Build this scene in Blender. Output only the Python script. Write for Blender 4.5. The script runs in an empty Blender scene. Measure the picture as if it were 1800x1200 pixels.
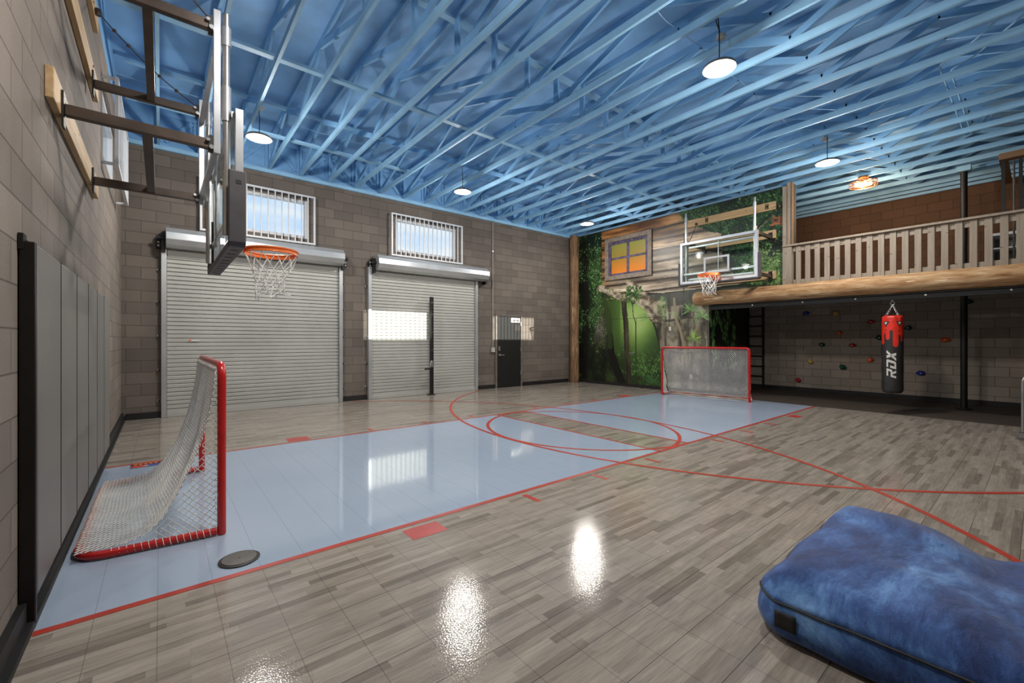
import bpy, bmesh, math, random
import numpy as np
from mathutils import Vector, Matrix, noise as mnoise

S = bpy.context.scene
COL = S.collection
R = math.radians
random.seed(7)

# ------------------------------------------------------------------ camera
CAM_H = 1.37
cam_d = bpy.data.cameras.new('camera')
cam = bpy.data.objects.new('camera', cam_d)
COL.objects.link(cam)
cam.location = (0, 0, CAM_H)
cam.rotation_euler = (R(90), 0, -math.atan2(758.0, 930.0))
cam_d.sensor_width = 36.0
cam_d.lens = 758.0 / 1800.0 * 36.0
cam_d.shift_y = -2.0 / 1800.0
cam_d.clip_start = 0.02
S.camera = cam

# ------------------------------------------------------------------ view / world / sun
S.view_settings.view_transform = 'Standard'
S.view_settings.look = 'None'
S.view_settings.gamma = 1.0
S.view_settings.use_curve_mapping = False
S.view_settings.exposure = 0.0
LAMP_W = 58.0          # each ceiling pendant
FILL_W = 96.0  # added point light under each pendant, lifts ceiling and walls
LOFT_W = 85.0

wd = bpy.data.worlds.new('sky')
S.world = wd
wd.use_nodes = True
wn = wd.node_tree.nodes; wl = wd.node_tree.links
bg = wn['Background']
tc = wn.new('ShaderNodeTexCoord')
ns = wn.new('ShaderNodeTexNoise'); ns.inputs['Scale'].default_value = 3.2; ns.inputs['Detail'].default_value = 6
mp = wn.new('ShaderNodeMapping'); mp.inputs['Scale'].default_value = (1, 1, 3.5)
rp = wn.new('ShaderNodeValToRGB')
rp.color_ramp.elements[0].position = 0.40; rp.color_ramp.elements[0].color = (0.60, 0.78, 1.0, 1)
rp.color_ramp.elements[1].position = 0.56; rp.color_ramp.elements[1].color = (1.0, 1.0, 1.0, 1)
wl.new(tc.outputs['Generated'], mp.inputs['Vector']); wl.new(mp.outputs['Vector'], ns.inputs['Vector'])
wl.new(ns.outputs['Fac'], rp.inputs['Fac']); wl.new(rp.outputs['Color'], bg.inputs['Color'])
bg.inputs['Strength'].default_value = 1.08

sun_d = bpy.data.lights.new('sun', 'SUN')
sun = bpy.data.objects.new('sun', sun_d)
COL.objects.link(sun)
sun_d.energy = 12.5
sun_d.color = (1.0, 0.93, 0.80)
sun_d.angle = R(0.28)
sun.rotation_euler = Vector((-0.83, 10.6, -2.20)).to_track_quat('-Z', 'Y').to_euler()

# ------------------------------------------------------------------ helpers
def lin(c):
    return tuple(((v / 255.0) / 12.92 if v <= 10.31 else (((v / 255.0) + 0.055) / 1.055) ** 2.4) for v in c)

class MB:
    def __init__(s): s.v = []; s.f = []; s.m = []
    def add(s, vs, fs, mi=0):
        o = len(s.v); s.v += [tuple(p) for p in vs]
        s.f += [tuple(i + o for i in f) for f in fs]; s.m += [mi] * len(fs); return s
    def box(s, x0, y0, z0, x1, y1, z1, mi=0):
        x0, x1 = min(x0, x1), max(x0, x1); y0, y1 = min(y0, y1), max(y0, y1); z0, z1 = min(z0, z1), max(z0, z1)
        vs = [(x0, y0, z0), (x1, y0, z0), (x1, y1, z0), (x0, y1, z0), (x0, y0, z1), (x1, y0, z1), (x1, y1, z1), (x0, y1, z1)]
        return s.add(vs, [(0, 3, 2, 1), (4, 5, 6, 7), (0, 1, 5, 4), (1, 2, 6, 5), (2, 3, 7, 6), (3, 0, 4, 7)], mi)
    def beam(s, p, q, w, h, up=(0, 0, 1), mi=0):
        p = Vector(p); q = Vector(q); d = (q - p).normalized(); up = Vector(up)
        a = d.cross(up)
        if a.length < 1e-5: a = d.cross(Vector((1, 0, 0)))
        a.normalize(); b = a.cross(d).normalized()
        a *= w / 2; b *= h / 2
        vs = [p - a - b, p + a - b, p + a + b, p - a + b, q - a - b, q + a - b, q + a + b, q - a + b]
        return s.add(vs, [(0, 1, 2, 3), (7, 6, 5, 4), (0, 4, 5, 1), (1, 5, 6, 2), (2, 6, 7, 3), (3, 7, 4, 0)], mi)
    def tube(s, pts, r, n=8, closed=False, caps=True, mi=0):
        pts = [Vector(p) for p in pts]; N = len(pts)
        if N < 2: return s
        rr = r if isinstance(r, (list, tuple)) else [r] * N
        tan = []
        for i in range(N):
            a = pts[(i - 1) % N] if (closed or i > 0) else pts[i]
            b = pts[(i + 1) % N] if (closed or i < N - 1) else pts[i]
            t = (b - a); tan.append(t.normalized() if t.length > 1e-9 else Vector((0, 0, 1)))
        u = tan[0].orthogonal().normalized()
        vs = []
        for i in range(N):
            u = (u - tan[i] * u.dot(tan[i]))
            u = u.normalized() if u.length > 1e-6 else tan[i].orthogonal().normalized()
            w = tan[i].cross(u)
            for k in range(n):
                t = 2 * math.pi * k / n
                vs.append(pts[i] + (u * math.cos(t) + w * math.sin(t)) * rr[i])
        fs = []
        for i in range(N if closed else N - 1):
            j = (i + 1) % N
            for k in range(n):
                l = (k + 1) % n
                fs.append((i * n + k, i * n + l, j * n + l, j * n + k))
        if caps and not closed:
            fs.append(tuple(range(n - 1, -1, -1))); fs.append(tuple((N - 1) * n + k for k in range(n)))
        return s.add(vs, fs, mi)
    def cyl(s, p, q, r, n=16, mi=0): return s.tube([p, q], r, n, mi=mi)
    def lathe(s, prof, c, n=32, mi=0, axis='z'):
        vs = []; cx, cy, cz = c
        for r, h in prof:
            for k in range(n):
                t = 2 * math.pi * k / n; a, b = r * math.cos(t), r * math.sin(t)
                vs.append((cx + a, cy + b, cz + h) if axis == 'z' else ((cx + h, cy + a, cz + b) if axis == 'x' else (cx + b, cy + h, cz + a)))
        fs = []
        for i in range(len(prof) - 1):
            for k in range(n):
                l = (k + 1) % n; fs.append((i * n + k, i * n + l, (i + 1) * n + l, (i + 1) * n + k))
        if prof[0][0] > 1e-6: fs.append(tuple(range(n - 1, -1, -1)))
        if prof[-1][0] > 1e-6: fs.append(tuple((len(prof) - 1) * n + k for k in range(n)))
        return s.add(vs, fs, mi)
    def prism(s, pts, d, mi=0):
        """planar polygon pts extruded by vector d"""
        n = len(pts); d = Vector(d); A = [Vector(p) for p in pts]
        vs = A + [p + d for p in A]
        fs = [tuple(range(n - 1, -1, -1)), tuple(range(n, 2 * n))] + [(i, (i + 1) % n, n + (i + 1) % n, n + i) for i in range(n)]
        return s.add(vs, fs, mi)
    def grid(s, fn, nu, nv, mi=0):
        vs = [fn(i / nu, j / nv) for j in range(nv + 1) for i in range(nu + 1)]
        fs = [(j * (nu + 1) + i, j * (nu + 1) + i + 1, (j + 1) * (nu + 1) + i + 1, (j + 1) * (nu + 1) + i) for j in range(nv) for i in range(nu)]
        return s.add(vs, fs, mi)

def wloc(o):
    v = Vector((0, 0, 0))
    while o is not None: v = v + o.location; o = o.parent
    return v

def build(name, mb, mats, parent=None, smooth=35, bevel=0, origin=None, label=None):
    """one mesh object; coordinates given in the room are re-based on its parent"""
    if not isinstance(mats, (list, tuple)): mats = [mats]
    base = wloc(parent)
    if origin is None:
        if parent is None:
            a = np.array(mb.v); lo = a.min(0); hi = a.max(0); org = Vector(((lo[0] + hi[0]) / 2, (lo[1] + hi[1]) / 2, lo[2]))
        else: org = base
    else: org = Vector(origin)
    me = bpy.data.meshes.new(name)
    me.from_pydata([(p[0] - org.x, p[1] - org.y, p[2] - org.z) for p in mb.v], [], mb.f)
    for m in mats: me.materials.append(m)
    if len(mats) > 1: me.polygons.foreach_set('material_index', mb.m)
    bm = bmesh.new(); bm.from_mesh(me); bmesh.ops.recalc_face_normals(bm, faces=bm.faces); bm.to_mesh(me); bm.free()
    if smooth:
        me.polygons.foreach_set('use_smooth', [True] * len(me.polygons)); me.set_sharp_from_angle(angle=R(smooth))
    o = bpy.data.objects.new(name, me); COL.objects.link(o)
    o.location = org - base if parent is not None else org
    if parent is not None: o.parent = parent
    if bevel:
        b = o.modifiers.new('bevel', 'BEVEL'); b.width = bevel; b.segments = 2; b.limit_method = 'ANGLE'
    if label: o['label'] = label
    return o

def thing(name, label, cat, loc, group=None):
    o = bpy.data.objects.new(name, None); COL.objects.link(o); o.location = loc; o.empty_display_size = 0.1
    o['label'] = label; o['category'] = cat
    if group: o['group'] = group
    return o

def tag(o, label, cat, group=None, kind=None):
    o['label'] = label; o['category'] = cat
    if group: o['group'] = group
    if kind: o['kind'] = kind
    return o

def struct(name, mb, mats, label, cat, **k):
    return tag(build(name, mb, mats, **k), label, cat, kind='structure')

ORD = ['first', 'second', 'third', 'fourth', 'fifth', 'sixth', 'seventh', 'eighth', 'ninth', 'tenth', 'eleventh', 'twelfth', 'thirteenth',
       'fourteenth', 'fifteenth', 'sixteenth', 'seventeenth', 'eighteenth', 'nineteenth', 'twentieth', 'twenty-first', 'twenty-second',
       'twenty-third', 'twenty-fourth', 'twenty-fifth', 'twenty-sixth']

def fillet(P, r, n=5, closed=False):
    P = [Vector(p) for p in P]; out = []; N = len(P)
    for i in range(N):
        if not closed and i in (0, N - 1): out.append(P[i]); continue
        a, b, c = P[i - 1], P[i], P[(i + 1) % N]
        d1 = (a - b); d2 = (c - b); rr = min(r, d1.length * .45, d2.length * .45)
        p = b + d1.normalized() * rr; q = b + d2.normalized() * rr
        for k in range(n + 1):
            t = k / n; out.append(p * (1 - t) ** 2 + b * 2 * t * (1 - t) + q * t * t)
    return out

# ------------------------------------------------------------------ materials
class NT:
    def __init__(s, name):
        s.mat = bpy.data.materials.new(name); s.mat.use_nodes = True
        s.t = s.mat.node_tree; s.bsdf = s.t.nodes['Principled BSDF']; s.out = s.t.nodes['Material Output']
    def n(s, kind, **kw):
        x = s.t.nodes.new(kind)
        for k, v in kw.items():
            if hasattr(x, k): setattr(x, k, v)
        return x
    def link(s, a, b): s.t.links.new(a, b)
    def put(s, sock, v):
        if hasattr(v, 'is_output'): s.link(v, sock)
        else: sock.default_value = v
    def m(s, op, a, b=0.0, c=0.0):
        x = s.n('ShaderNodeMath', operation=op); s.put(x.inputs[0], a); s.put(x.inputs[1], b); s.put(x.inputs[2], c); return x.outputs[0]
    def comb(s, x, y, z=0.0):
        c = s.n('ShaderNodeCombineXYZ'); s.put(c.inputs[0], x); s.put(c.inputs[1], y); s.put(c.inputs[2], z); return c.outputs[0]
    def pos(s):
        g = s.n('ShaderNodeNewGeometry'); p = s.n('ShaderNodeSeparateXYZ'); s.link(g.outputs['Position'], p.inputs[0]); return p.outputs, g.outputs['Position']
    def obj(s):
        return s.n('ShaderNodeTexCoord').outputs['Object']
    def noise(s, vec, scale, detail=3, rough=.5):
        x = s.n('ShaderNodeTexNoise'); s.link(vec, x.inputs['Vector']); x.inputs['Scale'].default_value = scale
        x.inputs['Detail'].default_value = detail; x.inputs['Roughness'].default_value = rough; return x.outputs['Fac']
    def scale(s, vec, sc):
        x = s.n('ShaderNodeMapping'); s.link(vec, x.inputs['Vector']); x.inputs['Scale'].default_value = sc; return x.outputs['Vector']
    def ramp(s, fac, stops, interp='LINEAR'):
        x = s.n('ShaderNodeValToRGB'); e = x.color_ramp.elements; x.color_ramp.interpolation = interp
        while len(e) < len(stops): e.new(0.5)
        for i, (p, c) in enumerate(stops): e[i].position = p; e[i].color = (*lin(c), 1) if not isinstance(c, float) else (c, c, c, 1)
        s.link(fac, x.inputs['Fac']); return x.outputs['Color']
    def mix(s, fac, a, b, blend='MIX'):
        x = s.n('ShaderNodeMix', data_type='RGBA', blend_type=blend)
        s.put(x.inputs[0], fac)
        for i, v in ((6, a), (7, b)):
            if hasattr(v, 'is_output'): s.link(v, x.inputs[i])
            else: x.inputs[i].default_value = (*lin(v), 1)
        return x.outputs[2]
    def bump(s, h, dist, strength=1.0):
        x = s.n('ShaderNodeBump'); s.link(h, x.inputs['Height']); x.inputs['Distance'].default_value = dist
        x.inputs['Strength'].default_value = strength; s.link(x.outputs[0], s.bsdf.inputs['Normal']); return x
    def set(s, **k):
        for key, v in k.items():
            sock = s.bsdf.inputs[key.replace('_', ' ')]
            if isinstance(v, tuple) and len(v) == 3 and not hasattr(v, 'is_output'): v = (*lin(v), 1)
            s.put(sock, v)
        return s

def P(name, color, rough=.5, metal=0.0, vary=.12, scale=6.0, **k):
    """plain material with a slight tone variation and micro bump"""
    t = NT(name); ob = t.obj(); f = t.noise(ob, scale, 4)
    dark = tuple(max(0, c * (1 - vary)) for c in color); lite = tuple(min(255, c * (1 + vary)) for c in color)
    t.link(t.ramp(f, [(.3, dark), (.7, lite)]), t.bsdf.inputs['Base Color'])
    t.set(Roughness=rough, Metallic=metal, **k)
    return t.mat

def block_mat(name, ax, c1, c2, mortar, off=0.0):
    t = NT(name); p, pv = t.pos(); u = p[ax]
    vec = t.comb(t.m('ADD', u, off), p[2])
    b = t.n('ShaderNodeTexBrick'); t.link(vec, b.inputs['Vector'])
    b.inputs['Color1'].default_value = (*lin(c1), 1); b.inputs['Color2'].default_value = (*lin(c2), 1); b.inputs['Mortar'].default_value = (*lin(mortar), 1)
    b.inputs['Scale'].default_value = 1.0; b.inputs['Mortar Size'].default_value = .005; b.inputs['Mortar Smooth'].default_value = .4
    b.inputs['Brick Width'].default_value = .4064; b.inputs['Row Height'].default_value = .2032; b.inputs['Bias'].default_value = -.1
    n1 = t.noise(pv, 1.1, 4); n2 = t.noise(pv, 90, 3)
    c = t.mix(.28, b.outputs['Color'], t.ramp(n1, [(.35, (70, 64, 58)), (.65, (150, 142, 134))]), 'OVERLAY')
    c = t.mix(.16, c, t.ramp(n2, [(.3, (60, 55, 50)), (.7, (190, 180, 170))]), 'OVERLAY')
    t.link(c, t.bsdf.inputs['Base Color']); t.set(Roughness=.85)
    h = t.m('ADD', t.m('MULTIPLY', b.outputs['Fac'], -1.0), t.m('MULTIPLY', n2, .22))
    t.bump(h, .006, .8)
    return t.mat

BLK_A = block_mat('painted block left', 1, (142, 132, 123), (124, 115, 107), (104, 96, 88), .13)
BLK_B = block_mat('painted block back', 0, (126, 117, 109), (106, 98, 91), (92, 85, 79), .06)
BLK_C = block_mat('painted block alcove', 1, (182, 171, 158), (164, 153, 140), (116, 102, 90), .0)
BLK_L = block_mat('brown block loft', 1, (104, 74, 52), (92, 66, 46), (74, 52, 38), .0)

def floor_wood():
    t = NT('wood look court tile'); p, pv = t.pos(); x, y = p[0], p[1]
    hgt = .2405 / 5
    row = t.m('FLOOR', t.m('DIVIDE', t.m('SUBTRACT', y, 1.047), hgt))
    w1 = t.n('ShaderNodeTexWhiteNoise', noise_dimensions='1D'); t.link(row, w1.inputs['W'])
    xs = t.m('ADD', t.m('DIVIDE', x, .50), t.m('MULTIPLY', w1.outputs['Value'], 7.3))
    colm = t.m('FLOOR', xs)
    w2 = t.n('ShaderNodeTexWhiteNoise', noise_dimensions='3D'); t.link(t.comb(row, colm, 3.7), w2.inputs['Vector'])
    base = t.ramp(w2.outputs['Value'], [(0, (138, 130, 121)), (.12, (152, 144, 134)), (.3, (166, 158, 148)), (.6, (174, 166, 156)), (1, (184, 176, 166))])
    sv = t.scale(pv, (5, 70, 1)); g = t.noise(sv, 1.0, 6, .65)
    g2 = t.noise(t.scale(pv, (1.5, 9, 1)), 1.6, 3)
    c = t.mix(.42, base, t.ramp(g, [(.3, (70, 64, 58)), (.72, (190, 184, 176))]), 'OVERLAY')
    c = t.mix(.25, c, t.ramp(g2, [(.3, (80, 74, 68)), (.7, (180, 174, 166))]), 'OVERLAY')
    # tile seams
    def seam(v, o, s):
        f = t.m('FRACT', t.m('ADD', t.m('DIVIDE', t.m('SUBTRACT', v, o), s), 100.0))
        d = t.m('MULTIPLY', t.m('SUBTRACT', .5, t.m('ABSOLUTE', t.m('SUBTRACT', f, .5))), s)
        return t.m('LESS_THAN', d, .0016)
    sm = t.m('MAXIMUM', seam(y, 1.047, .2405), t.m('MULTIPLY', seam(x, -.012, .2423), .55))
    c = t.mix(t.m('MULTIPLY', sm, .8), c, (52, 47, 43))
    t.link(c, t.bsdf.inputs['Base Color']); t.set(Roughness=.11, Specular_IOR_Level=.30)
    v = t.n('ShaderNodeTexVoronoi'); t.link(pv, v.inputs['Vector']); v.inputs['Scale'].default_value = 120
    t.bump(t.m('ADD', v.outputs['Distance'], t.m('MULTIPLY', sm, -2.0)), .0012, .26)
    return t.mat

def floor_ice():
    t = NT('pale blue court tile'); p, pv = t.pos(); x, y = p[0], p[1]
    def seam(v, o, s):
        f = t.m('FRACT', t.m('ADD', t.m('DIVIDE', t.m('SUBTRACT', v, o), s), 100.0))
        d = t.m('MULTIPLY', t.m('SUBTRACT', .5, t.m('ABSOLUTE', t.m('SUBTRACT', f, .5))), s)
        return t.m('LESS_THAN', d, .0012)
    sm = t.m('MAXIMUM', t.m('MULTIPLY', seam(y, 1.047, .2405), .15), t.m('MULTIPLY', seam(x, -.012, .2423), .75))
    n = t.noise(pv, .8, 4)
    c = t.ramp(n, [(.3, (156, 171, 190)), (.7, (164, 178, 196))])
    c = t.mix(t.m('MULTIPLY', sm, .7), c, (92, 100, 114))
    t.link(c, t.bsdf.inputs['Base Color']); t.set(Roughness=.07)
    v = t.noise(pv, 30, 2)
    t.bump(t.m('ADD', v, t.m('MULTIPLY', sm, -1.0)), .0004, .15)
    return t.mat

M_WOODF = floor_wood(); M_ICE = floor_ice()
M_RED = P('red court line', (176, 58, 42), .3, vary=.05)
M_REDBOX = P('red lane block', (176, 62, 58), .3, vary=.05)
M_RUB = P('black rubber flooring', (56, 46, 39), .8, vary=.35, scale=60)
M_BLUE = P('blue paint', (122, 172, 214), .6, vary=.06, scale=2)
M_BLUEL = P('blue paint lighter', (140, 186, 218), .6, vary=.05, scale=3)
M_BLUED = P('blue paint deck', (136, 184, 228), .7, vary=.12, scale=1.3)
M_GALV = P('galvanised sheet', (184, 187, 188), .32, .55, vary=.06, scale=2)
M_SLAT = P('grey steel slat', (176, 176, 170), .45, .15, vary=.05, scale=1.0)
M_STEEL = P('steel silver', (188, 188, 188), .28, .9, vary=.08)
M_ALU = P('aluminium frame', (190, 192, 196), .32, .7, vary=.05)
M_BRONZE = P('dark bronze steel', (78, 66, 58), .4, .35, vary=.15)
M_BLACK = P('black paint', (13, 12, 11), .55, vary=.3)
M_BLACKM = P('black matte rubber', (22, 20, 20), .6, vary=.3)
M_WHITE = P('white powder coat', (205, 206, 208), .4, vary=.03)
M_WHITEP = P('white plastic', (215, 212, 206), .4, vary=.03)
M_PADG = P('grey vinyl', (112, 108, 104), .42, vary=.05, scale=1.5)
M_PADK = P('black vinyl', (20, 16, 15), .4, vary=.2)
M_HPAD = P('charcoal rubber padding', (70, 66, 70), .5, vary=.1)
M_ORANGE = P('orange rim paint', (236, 116, 50), .35, vary=.06)
M_NET = P('white cord', (232, 230, 224), .75, vary=.04)
M_REDP = P('red gloss paint', (186, 26, 24), .28, vary=.06, Coat_Weight=.3)
M_GREYW = P('grey stained wood', (148, 134, 118), .7, vary=.12, scale=14)
M_CREAM = P('cream base canvas', (196, 178, 160), .8, vary=.08)
M_COPPER = P('copper wire', (200, 130, 84), .3, .9)
M_CORD = P('black cord', (24, 22, 22), .6)
M_CABLEW = P('pale cable', (140, 176, 208), .6)

def lumber(name, c1, c2, ax):
    t = NT(name); p, pv = t.pos()
    sc = [26, 26, 26]; sc[ax] = 1.6
    g = t.noise(t.scale(pv, tuple(sc)), 1.0, 5, .6)
    c = t.ramp(g, [(.25, c1), (.75, c2)])
    k = t.n('ShaderNodeTexVoronoi'); t.link(t.scale(pv, (3, 3, 9)), k.inputs['Vector']); k.inputs['Scale'].default_value = 1.3
    c = t.mix(t.m('LESS_THAN', k.outputs['Distance'], .09), c, tuple(int(v * .6) for v in c1))
    t.link(c, t.bsdf.inputs['Base Color']); t.set(Roughness=.65); t.bump(g, .002, .4); return t.mat
M_PINE = lumber('pine board', (168, 134, 92), (206, 176, 132), 1)
M_RAILW = lumber('weathered rail wood', (128, 116, 102), (158, 144, 128), 2)
M_BROWNW = lumber('brown stained wood', (112, 82, 54), (142, 108, 74), 1)

def bark(name, stops, ax):
    t = NT(name); p, pv = t.pos(); sc = [16, 16, 16]; sc[ax] = 2.2
    g = t.noise(t.scale(pv, tuple(sc)), 1.0, 7, .68)
    c = t.ramp(g, stops); sp = t.noise(t.scale(pv, tuple(v * .5 for v in sc)), 1.6, 3)
    c = t.mix(t.m('GREATER_THAN', sp, .67), c, stops[-1][1])
    t.link(c, t.bsdf.inputs['Base Color']); t.set(Roughness=.75); t.bump(g, .02, .8); return t.mat
M_BARKH = bark('peeled log', [(.30, (116, 74, 40)), (.43, (156, 116, 76)), (.56, (180, 146, 106)), (.75, (214, 190, 156))], 1)
M_BARKV = bark('brown log', [(.30, (62, 44, 30)), (.45, (112, 84, 58)), (.6, (140, 108, 76)), (.78, (176, 148, 114))], 2)

def glass(name, tint, refl=.08):
    t = NT(name); t.t.nodes.remove(t.bsdf)
    tr = t.n('ShaderNodeBsdfTransparent'); tr.inputs[0].default_value = (*lin(tint), 1)
    gl = t.n('ShaderNodeBsdfGlossy'); gl.inputs['Roughness'].default_value = .03
    fr = t.n('ShaderNodeFresnel'); fr.inputs['IOR'].default_value = 1.13
    mx = t.n('ShaderNodeMixShader'); t.link(t.m('MULTIPLY', fr.outputs[0], .45), mx.inputs[0]); t.link(tr.outputs[0], mx.inputs[1]); t.link(gl.outputs[0], mx.inputs[2])
    t.link(mx.outputs[0], t.out.inputs['Surface']); return t.mat
M_GLASS = glass('clear glass', (244, 248, 250))
M_BBGLASS = glass('backboard glass', (246, 250, 249))

def emit(name, color, strength):
    t = NT(name); t.set(Base_Color=(255, 255, 255), Emission_Strength=strength); t.bsdf.inputs['Emission Color'].default_value = (*color, 1); return t.mat
M_LENS = emit('lamp lens', (1.0, .93, .82), 9.0)
M_BULB = emit('warm bulb', (1.0, .62, .28), 14.0)

def velvet():
    t = NT('blue velvet'); ob = t.obj()
    w = t.noise(ob, 1.6, 3); v2 = t.n('ShaderNodeVectorMath', operation='ADD'); t.link(ob, v2.inputs[0])
    t.link(t.comb(t.m('MULTIPLY', w, .45), t.m('MULTIPLY', w, .3), 0.0), v2.inputs[1])
    f = t.noise(t.scale(v2.outputs[0], (.75, 1.5, 1.0)), 2.6, 10, .70)
    c = t.ramp(f, [(.36, (20, 40, 86)), (.47, (34, 64, 120)), (.55, (54, 90, 148)), (.63, (84, 126, 182)), (.72, (112, 154, 204))])
    t.link(c, t.bsdf.inputs['Base Color']); t.set(Roughness=.8, Sheen_Weight=.25, Sheen_Roughness=.4)
    t.bump(t.m('ADD', t.noise(t.scale(v2.outputs[0], (1, 2.2, 1)), 7, 6), t.m('MULTIPLY', t.noise(ob, 160, 2), .08)), .02, .6); return t.mat
M_VELVET = velvet()

def vcol_mat(name, rough):
    t = NT(name); a = t.n('ShaderNodeAttribute'); a.attribute_name = 'paint'
    t.link(a.outputs['Color'], t.bsdf.inputs['Base Color']); t.set(Roughness=rough); return t.mat
M_MURAL = vcol_mat('printed mural', .42)

# ------------------------------------------------------------------ room dimensions
XA, YB, XC, XE, YD = -0.52, 9.90, 10.75, 13.50, -0.70      # left wall, back wall, mural wall, alcove wall, rear wall
ZW, ZD = 4.80, 5.50                                          # wall top (truss seat), roof deck
YR = 5.30                                                    # return wall beside the alcove
ZL0, ZL1 = 2.34, 2.60                                        # loft floor slab

def wall_cells(us, zs, holes, emitbox):
    us = sorted(set(us + [h[i] for h in holes for i in (0, 1)])); zs = sorted(set(zs + [h[i] for h in holes for i in (2, 3)]))
    for a, b in zip(us, us[1:]):
        for c, d in zip(zs, zs[1:]):
            mu, mz = (a + b) / 2, (c + d) / 2
            if any(h[0] < mu < h[1] and h[2] < mz < h[3] for h in holes): continue
            emitbox(a, b, c, d)

WINS_B = [(0.73, 2.44), (4.42, 6.13)]
WINS_D = [(4.42, 6.13), (8.12, 9.83)]
WZ0, WZ1 = 3.53, 4.34
WIN_A = (6.86, 8.55)

# floor: one slab with court paint on it
fb = MB()
fb.box(XA - .2, YD - .2, -.2, XE + .2, YB + .2, 0, 0)
CY0, CY1 = 2.97, 6.34
HX0, HX1 = -.462, 10.535
def rect(x0, y0, x1, y1, z, mi): fb.add([(x0, y0, z), (x1, y0, z), (x1, y1, z), (x0, y1, z)], [(0, 1, 2, 3)], mi)
rect(HX0, CY0, 4.79, CY1, .0008, 1); rect(5.46, CY0, HX1, CY1, .0008, 1)
for y in (CY0, CY1): rect(HX0, y - .024, HX1, y + .024, .0016, 2)
for x in (4.79, 5.46): rect(x - .02, CY0, x + .02, CY1, .0016, 2)
def arc(cx, cy, r, a0, a1, w, z, keep=None, n=160):
    for i in range(n):
        t0, t1 = R(a0 + (a1 - a0) * i / n), R(a0 + (a1 - a0) * (i + 1) / n)
        pts = [(cx + (r + d) * math.cos(t), cy + (r + d) * math.sin(t)) for t, d in ((t0, -w / 2), (t0, w / 2), (t1, w / 2), (t1, -w / 2))]
        if all(YD < p[1] < YB - .15 and HX0 < p[0] < HX1 for p in pts):
            fb.add([(p[0], p[1], z) for p in pts], [(0, 1, 2, 3)], 2)
arc(4.79, 4.655, 1.685, -90, 90, .05, .0020)
arc(5.46, 4.655, 1.685, 90, 270, .05, .0022)
arc(0.80, 4.655, 5.64, -75, 75, .05, .0024)
arc(9.45, 4.640, 5.70, 105, 255, .05, .0026)
for x in (2.50, 3.42, 4.35, 5.90, 6.83, 7.75):
    rect(x - .025, 2.70, x + .025, 2.90, .0012, 2); rect(x - .025, 6.42, x + .025, 6.60, .0012, 2)
for x in (1.345, 8.74):
    rect(x, 2.715, x + .27, 2.90, .0012, 3); rect(x, 6.40, x + .27, 6.64, .0012, 3)
struct('floor', fb, [M_WOODF, M_ICE, M_RED, M_REDBOX], 'glossy grey wood look court floor with pale blue rink lane and red lines', 'floor', smooth=0)

rb = MB(); rb.box(HX1 + .005, YD, .0003, XE, YR, .003)
tag(build('rubber_flooring', rb, M_RUB, smooth=0), 'black rubber flooring under the loft by the climbing wall', 'flooring')

# walls
w = MB(); wall_cells([YD - .2, YB + .2], [0, ZW + .02], [(WIN_A[0], WIN_A[1], WZ0, WZ1)], lambda a, b, c, d: w.box(XA - .2, a, c, XA, b, d))
struct('wall_left', w, BLK_A, 'grey painted block wall behind the near hoop and wall pads', 'wall', smooth=0)
w = MB(); wall_cells([XA, XE + .2], [0, ZW - .02], [(a, b, WZ0, WZ1) for a, b in WINS_B], lambda a, b, c, d: w.box(a, YB, c, b, YB + .2, d))
struct('wall_back', w, BLK_B, 'grey block wall holding two roller doors and a black door', 'wall', smooth=0)
w = MB(); w.box(XC, YR, 0, XC + .14, YB, ZW); w.box(XC, 3.42, ZL1, XC + .14, YR, ZW)
struct('wall_right', w, P('mural backing', (60, 58, 54), .7), 'right wall carrying the printed jungle mural', 'wall', smooth=0)
w = MB(); w.box(XC + .14, YR + .01, 0, 12.93, YR + .14, ZL0)
struct('wall_return', w, M_BLACK, 'short dark return wall at the side of the alcove', 'wall', smooth=0)
w = MB(); w.box(XE, YD, 0, XE + .2, YB, ZL0 + .1)
struct('wall_alcove', w, BLK_C, 'dim grey block climbing wall under the loft', 'wall', smooth=0)
w = MB(); w.box(XE, YD, ZL0 + .1, XE + .2, YB, ZW)
struct('wall_loft', w, BLK_L, 'brown lit block wall at the back of the loft', 'wall', smooth=0)
w = MB(); wall_cells([XA, XE + .2], [0, ZD], [(a, b, WZ0, WZ1) for a, b in WINS_D], lambda a, b, c, d: w.box(a, YD - .2, c, b, YD, d))
struct('wall_rear', w, BLK_B, 'block wall behind the camera with two high windows', 'wall', smooth=0)

# ceiling deck + upstand panels
c = MB(); c.box(XA - .2, YD - .2, ZD, XE + .2, YB + .2, ZD + .1)
struct('ceiling', c, M_BLUED, 'flat blue painted roof deck above the trusses', 'ceiling', smooth=0)
c = MB(); c.box(XA - .2, YB + .02, ZW - .02, XE + .2, YB + .2, ZD)
struct('trim_1', c, M_BLUE, 'blue upstand panel above the back wall', 'trim', smooth=0)
c = MB(); c.box(XA - .2, YD, ZW + .02, XA - .005, YB + .02, ZD)
struct('trim_2', c, M_BLUE, 'blue upstand panel above the left wall', 'trim', smooth=0)
c = MB(); c.box(XE + .005, YD, ZW, XE + .2, YB + .02, ZD)
struct('trim_3', c, M_BLUE, 'blue upstand panel above the loft wall', 'trim', smooth=0)
c = MB(); c.box(XA, YB - .07, ZW - .05, XE, YB + .02, ZW + .02)
struct('trim_4', c, M_BLUEL, 'blue ledger board along the top of the back wall', 'trim', smooth=0)
c = MB(); c.box(XE - .08, YD, ZW - .03, XE, YB, ZW + .04); c.box(XE - .05, YD, ZW - .11, XE, YB, ZW - .05)
struct('trim_5', c, M_BLUEL, 'blue ledger board along the top of the loft wall', 'trim', smooth=0)

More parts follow.
